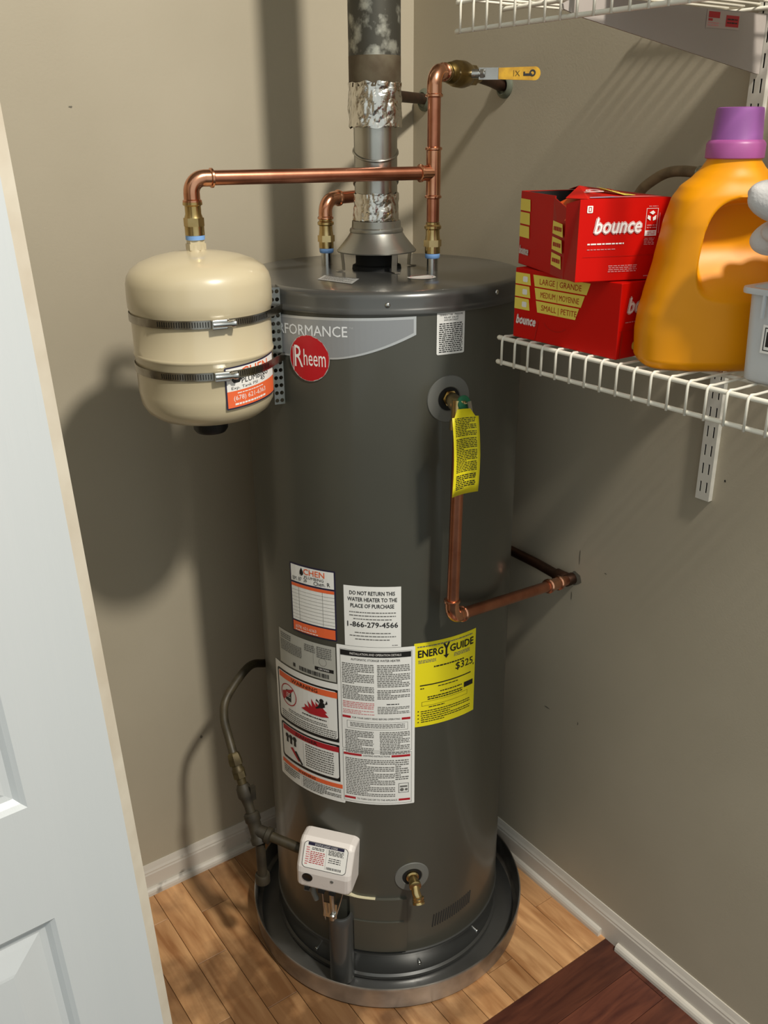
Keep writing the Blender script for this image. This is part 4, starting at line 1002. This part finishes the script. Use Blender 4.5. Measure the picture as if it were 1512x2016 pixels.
# lower carton
LB = tag(empty('dryer_sheet_carton', (1.04, .93, ZS)), 'closed red dryer sheet carton standing on the wire shelf under the open one', 'carton', 'red dryer sheet cartons')
lh = .103; lx0, lx1, ly0, ly1 = .981, 1.100, .829, 1.034
O('carton_body', box(lx0, lx1, ly0, ly1, ZS, ZS+lh), m_red, LB, bevel=.0012)
sh = Sheet(plane_fn((lx0, ly1, ZS), (0, -1, 0), (0, 0, 1)), ly1-ly0, lh, off=.0003)
for k, (s_, uu) in enumerate((('LARGE | GRANDE', .150), ('MEDIUM | MOYENNE', .141), ('SMALL | PETITE', .132))):
    v0 = .080-k*.0185; sh.poly([(.001, v0), (.034-.002*k*0, v0), (.031, v0+.0165), (.001, v0+.0165)], m_yelbox, 1)
    sh.poly([(.042+k*.004, v0), (uu-.006, v0), (uu, v0+.0165), (.038+k*.004, v0+.0165)], m_yelbox, 1)
    sh.text(s_, .052+k*.003, v0+.004, .0085, m_redd, 2, width=.082-k*.006, bold=.011, align='l')
    sh.rfill(.017, v0+.004, .027, v0+.012, .002, m_white, 2)
bounce(sh, .027, .022, .0135, .040)
sh.poly([(.046, .0), (.0475, .0), (.054, .03), (.0525, .03)], m_redd, 1)
for k in range(14): 
    a_ = R(205+k*9.3); sh.rect(.088+.024*math.cos(a_)-.0016, .034+.014*math.sin(a_), .088+.024*math.cos(a_)+.0016, .0348+.014*math.sin(a_), m_redd, 1)
O('lettering', sh.bm, sh.mats, LB)
sh = Sheet(plane_fn((lx0, ly0, ZS), (1, 0, 0), (0, 0, 1)), lx1-lx0, lh, off=.0003)
bounce(sh, .055, .062, .022, .080); sh.lines(.012, .048, .090, .051, 1, m_pink, 1, .4); sh.rect(.002, .038, .117, .0386, m_redd, 1)
sh.rfill(.030, .010, .075, .022, .005, m_yelbox, 1); sh.lines(.035, .012, .070, .020, 2, m_orink, 2, .4); sh.poly([(.006, .0), (.008, .0), (.010, .034), (.006, .040)], m_redd, 1)
O('lettering', sh.bm, sh.mats, LB)
# upper, open carton
zU = ZS+lh+.0012
P0_ = V((.9330, .8690, zU)); ang = math.atan2(-.049, .122)
ud = V((math.cos(ang), math.sin(ang), 0)); vd = V((-ud.y, ud.x, 0))   # ud: along the end face, vd: away from camera
UW, UL, UH = .129, .205, .105
UB = tag(empty('dryer_sheet_carton', P0_+ud*UW/2+vd*UL/2), 'open red dryer sheet carton with torn flaps stacked askew on the closed one', 'carton', 'red dryer sheet cartons')
UM = Matrix.Translation(P0_) @ Matrix((ud, vd, V((0, 0, 1)))).transposed().to_4x4()
T_ = .0009
bm = bmesh.new()
bx(bm, 0, UW, 0, UL, 0, T_, mtx=UM); bx(bm, 0, UW, 0, T_, 0, UH, mtx=UM); bx(bm, UW-T_, UW, 0, UL, 0, UH, mtx=UM); bx(bm, 0, UW, UL-T_, UL, 0, UH, mtx=UM); bx(bm, 0, T_, .080, UL, 0, UH, mtx=UM)
O('carton_body', bm, m_red, UB)
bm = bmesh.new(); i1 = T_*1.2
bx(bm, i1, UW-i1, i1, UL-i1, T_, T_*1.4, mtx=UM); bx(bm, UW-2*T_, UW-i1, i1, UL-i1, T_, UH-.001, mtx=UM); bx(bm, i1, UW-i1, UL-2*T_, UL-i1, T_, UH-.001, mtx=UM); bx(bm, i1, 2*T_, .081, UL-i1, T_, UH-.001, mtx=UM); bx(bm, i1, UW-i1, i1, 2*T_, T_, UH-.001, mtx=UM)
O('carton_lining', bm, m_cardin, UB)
def panel(name, pts, m, parent, t=.0008, **k):
    bm = bmesh.new(); P_l = [UM @ V(p_) for p_ in pts]; f = bm.faces.new([bm.verts.new(p_) for p_ in P_l])
    o = O(name, bm, m, parent); s_ = o.modifiers.new('thick', 'SOLIDIFY'); s_.thickness = t; s_.offset = 0; return o
# top panel with the far left corner torn open and slightly lifted
top = [(UW, .0, UH), (.010, 0, UH), (.006, .060, UH-.002), (.052, .120, UH+.010), (.075, UL-.002, UH+.001), (UW, UL, UH)]
panel('torn_top_flap', top, m_red, UB)
shT = Sheet(lambda u, v, off: UM @ V((u, v, UH+.0012+off+.010*max(0, 1-math.hypot((u-.052)/.07, (v-.120)/.09))*(1 if u < .09 else 0))), UW, UL, off=.0004, step=.006)
shT.rfill(.080, .030, .096, .130, .007, m_yelbox, 1); shT.text('LARGE SHEETS', .0915, .080, .007, m_redd, 2, width=.075, bold=.01, rot=PI/2)
shT.text('b', .062, .070, .034, m_white, 1, bold=.05, rot=PI/2); shT.text('b', .062, .070, .034, m_pink, 2, bold=.0, rot=PI/2)
shT.poly([(.014, .002), (.060, .002), (.052, .016), (.018, .012)], mat('pale_blue_print', '#9ab4d4', .5), 1); shT.poly([(.060, .002), (UW-.01, .002), (UW-.03, .010), (.056, .014)], m_pink, 1)
O('lettering', shT.bm, shT.mats, UB)
# left side: near flaps folded inward, tabs
panel('torn_side_flap', [(-.0005, .082, 0), (-.004, .030, 0), (-.003, .028, UH*.82), (.004, .045, UH*.86), (-.0005, .082, UH*.98)], m_redd, UB)
panel('corner_flap', [(-.0035, .031, .001), (0, 0, 0), (0, 0, UH), (-.012, .016, UH-.006)], m_redd, UB)
panel('inner_flap', [(.001, .060, UH*.70), (.002, .022, UH*.74), (.030, .03, UH-.004), (.040, .085, UH+.004), (.008, .095, UH-.012)], m_orange, UB)
shL = Sheet(lambda u, v, off: UM @ V((-off-.0002, UL-u, v)), UL, UH, off=.0004)
for k in range(3): shL.poly([(.001, .078-k*.019), (.040, .078-k*.019), (.038, .0945-k*.019), (.001, .0945-k*.019)], m_yelbox, 1)
bounce(shL, .022, .016, .012, .034, m_redd)
shL2 = Sheet(lambda u, v, off: UM @ (V((-.0008, .082, 0)).lerp(V((-.004, .030, 0)), u/.054)+V((-off-.0006, 0, v))), .054, UH, off=.0004)
for k in range(3): shL2.poly([(.004, .056-k*.021), (.046, .054-k*.021), (.042, .071-k*.021), (.004, .073-k*.021)], m_yelbox, 1); shL2.lines(.008, .059-k*.021, .040, .068-k*.021, 1, m_redd, 2, .6)
O('lettering', shL.bm, shL.mats, UB); O('lettering', shL2.bm, shL2.mats, UB)
# end face print
sh = Sheet(lambda u, v, off: UM @ V((u, -off, v)), UW, UH, off=.0004)
bounce(sh, .055, .062, .0205, .066)
sh.rfill(.010, .088, .018, .097, .001, m_white, 1); sh.border(.012, .0895, .016, .0955, .0008, m_redd, 2)
sh.lines(.013, .047, .066, .050, 1, m_white, 1, .6); sh.lines(.013, .040, .054, .043, 1, m_pink, 1, .35)
sh.rect(.008, .032, UW-.003, .0325, m_redd, 1); sh.lines(.046, .011, .088, .021, 4, m_pink, 1, .45); sh.lines(.098, .004, .112, .006, 1, m_pink, 1, .45)
# recycling box
sh.border(.095, .057, .112, .092, .0005, m_white, 1)
for k in range(3):
    a_ = R(90+120*k); cu_, cv = .1035+.0045*math.cos(a_), .082+.0045*math.sin(a_); tt = a_+PI/2
    sh.poly([(cu_+.0042*math.cos(tt), cv+.0042*math.sin(tt)), (cu_+.0028*math.cos(tt+1.9), cv+.0028*math.sin(tt+1.9)), (cu_+.0042*math.cos(tt+PI), cv+.0042*math.sin(tt+PI)), (cu_+.0028*math.cos(tt-1.9), cv+.0028*math.sin(tt-1.9))], m_white, 2)
sh.lines(.097, .066, .111, .072, 2, m_pink, 1, .4); sh.rect(.0955, .057, .1115, .064, m_white, 2); sh.lines(.098, .058, .110, .063, 2, m_pink, 3, .5); sh.lines(.095, .045, .110, .055, 5, m_pink, 1, .5); sh.rect(.1145, .060, .1152, .086, m_pink, 1); sh.lines(.097, .0935, .111, .0955, 1, m_pink, 1, .5)
O('lettering', sh.bm, sh.mats, UB)

# ------------------------------------------------------------------ detergent jug
JC = V((1.067, .743, ZS)); jm = V((.815, -.58, 0)).normalized(); jn = V((.58, .815, 0)).normalized()
jug = tag(empty('detergent_jug', JC), 'large orange-yellow detergent jug with a purple cap on the wire shelf', 'detergent jug')
def interp(tab, z):
    if z <= tab[0][0]: return tab[0][1]
    for (a, fa), (b, fb) in zip(tab, tab[1:]):
        if z <= b:
            t = (z-a)/(b-a); t = t*t*(3-2*t)*.35+t*.65; return fa+(fb-fa)*t
    return tab[-1][1]
LT = [(0, .088), (.004, .094), (.012, .0985), (.045, .1005), (.070, .0985), (.090, .094), (.135, .084), (.180, .077), (.210, .070), (.225, .062), (.238, .047), (.249, .037), (.256, .0325), (.266, .0325)]
RTt = [(0, .088), (.004, .094), (.012, .0985), (.05, .1005), (.12, .096), (.18, .088), (.210, .076), (.225, .066), (.238, .050), (.249, .038), (.256, .0325), (.266, .0325)]
BT = [(0, .048), (.004, .054), (.012, .058), (.12, .058), (.18, .054), (.215, .048), (.235, .040), (.250, .034), (.256, .0325), (.266, .0325)]
bm = bmesh.new(); nz, nt_ = 110, 176; rows = []
def sst(x): x = max(0, min(1, x)); return x*x*(3-2*x)
for j in range(nz+1):
    z = .266*(j/nz); row = []
    ex = 2/2.9 if z < .2 else (2/2.9+(1-2/2.9)*sst((z-.2)/.05))
    for i in range(nt_):
        t = 2*PI*i/nt_; ct, sn_ = math.cos(t), math.sin(t)
        a = interp(LT, z) if ct < 0 else interp(RTt, z); b = interp(BT, z)
        u = math.copysign(abs(ct)**ex, ct)*a; v = math.copysign(abs(sn_)**ex, sn_)*b
        # finger recess on both faces
        uc = u+.042-.10*max(0, (.17-z))*.12
        uq, zq = (u-.014+(.15-z)*.12)/.060, (z-.151)/.065
        ff = (abs(uq)**3.2+abs(zq)**3.2)**(1/3.2)
        dep = sst((1-ff)/.16)*sst((z-.078)/.085)
        v *= 1-.82*dep
        row.append(bm.verts.new(JC+jm*u+jn*v+V((0, 0, z))))
    rows.append(row)
for a_, b_ in zip(rows, rows[1:]):
    for i in range(nt_): bm.faces.new((a_[i], a_[(i+1) % nt_], b_[(i+1) % nt_], b_[i]))
bm.faces.new(rows[0]); bm.faces.new(rows[-1])
O('jug_body', bm, m_jug, jug, 70)
ja = (JC.x, JC.y, ZS)
cp_ = O('cap', lathe(bmesh.new(), ja, UPV, [(.278, .031), (.279, .0305), (.312, .0283), (.3155, .0275), (.3165, .025), (.3165, 0)], 48, cap=False), m_cap, jug, 40)
bm = lathe(bmesh.new(), ja, UPV, [(.258, .034), (.259, .0352), (.275, .0352), (.279, .0325), (.280, .030)], 48, cap=False)
O('cap_band', bm, m_capband, jug, 40)

# ------------------------------------------------------------------ bin and cloth
bin_ = tag(empty('storage_bin', (1.14, .56, ZS)), 'pale grey plastic bin at the right edge of the wire shelf', 'bin')
def rrect(x0, x1, y0, y1, r, z, k=5):
    out = []
    for cx_, cy_, a0 in ((x1-r, y1-r, 0), (x0+r, y1-r, 90), (x0+r, y0+r, 180), (x1-r, y0+r, 270)):
        out += [V((cx_+r*math.cos(R(a0+90*i/k)), cy_+r*math.sin(R(a0+90*i/k)), z)) for i in range(k+1)]
    return out
bm = bmesh.new(); rg = []
for (ins, z_) in ((.008, 0), (.0045, .003), (.004, .006), (.001, .108), (-.006, .1085), (-.0065, .112), (-.006, .1155), (.002, .1155), (.004, .112), (.007, .008)):
    rg.append([bm.verts.new(p_) for p_ in rrect(1.016+ins, 1.226-ins, .440+ins, .668-ins, .016, ZS+z_)])
for a_, b_ in zip(rg, rg[1:]):
    for i in range(len(a_)): bm.faces.new((a_[i], a_[(i+1) % len(a_)], b_[(i+1) % len(b_)], b_[i]))
bm.faces.new(rg[0]); bm.faces.new(rg[-1])
O('bin_body', bm, m_bin, bin_, 40)
bm = bmesh.new(); bx(bm, 1.009, 1.0125, .636, .639, ZS+.082, ZS+.109); O('rim_rib', bm, m_bin, bin_)
sh = Sheet(plane_fn((1.0175, .637, ZS+.040), (0, -1, 0), (0, 0, 1)), .1, .04, off=.0015)
sh.rect(0, 0, .08, .034, m_white, 1); sh.border(.003, .003, .077, .031, .0012, m_ink, 2); sh.rect(.006, .008, .012, .026, m_ink, 2); sh.lines(.016, .008, .072, .026, 3, m_ink, 2, .5)
O('bin_label', sh.bm, sh.mats, bin_)
bm = bmesh.new(); bmesh.ops.create_icosphere(bm, subdivisions=6, radius=1)
for v_ in bm.verts:
    p_ = v_.co.copy(); f_ = abs(noise.noise(p_*1.1+V((3, 1, 4))))*1.1+abs(noise.noise(V((p_.x*3.2, p_.y*1.6, p_.z*2.4))+V((7, 2, 2))))*.34
    s_ = .70+f_*.72; q_ = V((1.060, .588, ZS+.190))+jm*(p_.x*.093*s_)+jn*(p_.y*.060*s_)
    v_.co = V((q_.x, q_.y, q_.z+p_.z*(.070 if p_.z > 0 else .082)*s_))
tag(O('crumpled_cloth', bm, m_cloth, None, 180), 'crumpled grey-white cloth heaped on the pale bin at the right edge', 'cloth')

# ------------------------------------------------------------------ coiled hose behind the jug
hs = tag(empty('coiled_hose', (1.27, .93, ZS)), 'brown hose coiled on the wire shelf between the red cartons and the jug', 'hose')
def coil(cx_, cy_, r_, z0, turns, pitch, tail):
    pts = []
    n = int(turns*40)
    for i in range(n+1):
        a = 2*PI*i/40; pts.append(V((cx_+r_*math.cos(a), cy_+r_*math.sin(a), z0+pitch*i/40)))
    return pts
cl = coil(1.275, .93, .075, ZS+.010, 6, .0190, None)
tag(O('hose_coil', tube(bmesh.new(), cl, .0092, 12), m_hoseb, hs, 180), 'olive brown coils')
pts = spline([cl[-1], V((1.348, .985, 1.640)), V((1.335, 1.080, 1.655)), V((1.310, 1.098, 1.682)), V((1.300, 1.078, 1.712)), V((1.300, 1.055, 1.730)), V((1.300, 1.025, 1.7435)), V((1.300, .990, 1.7465)), V((1.300, .94, 1.742))], 8)
O('hose_end', tube(bmesh.new(), pts, .0085, 14), m_hose, hs, 180)
bm = bmesh.new(); lathe(bm, (1.300, .968, 1.7445), (0, -1, -.06), [(0, .0095), (.002, .0112), (.004, .0095), (.006, .0112), (.008, .0095), (.010, .0112), (.012, .0095), (.014, .0112), (.016, .0095), (.03, .0095), (.03, .013), (.046, .013)], 18)
tag(O('hose_fitting', bm, mat('dull_steel', '#8c8874', .4, .7), hs, 40), 'ribbed dull metal fitting')

# ------------------------------------------------------------------ carton added on the upper shelf to shade the bracket
ub = tag(empty('added_white_carton', (1.225, .70, 1.9855)), 'flat white carton added on the upper wire shelf to shade the bracket below', 'carton')
O('carton_body', box(1.030, 1.345, .63, .900, 1.9856, 2.035), m_wbox, ub, bevel=.002)
sh = Sheet(lambda u, v, off: V((1.15+v, .80-u, 1.9855-off)), .12, .09, off=.0003)
sh.rect(0, 0, .11, .08, m_paper, 1); sh.lines(.005, .01, .05, .07, 6, m_redink, 2, .5); sh.rect(.065, .015, .10, .065, m_redink, 2)
O('carton_label', sh.bm, sh.mats, ub)
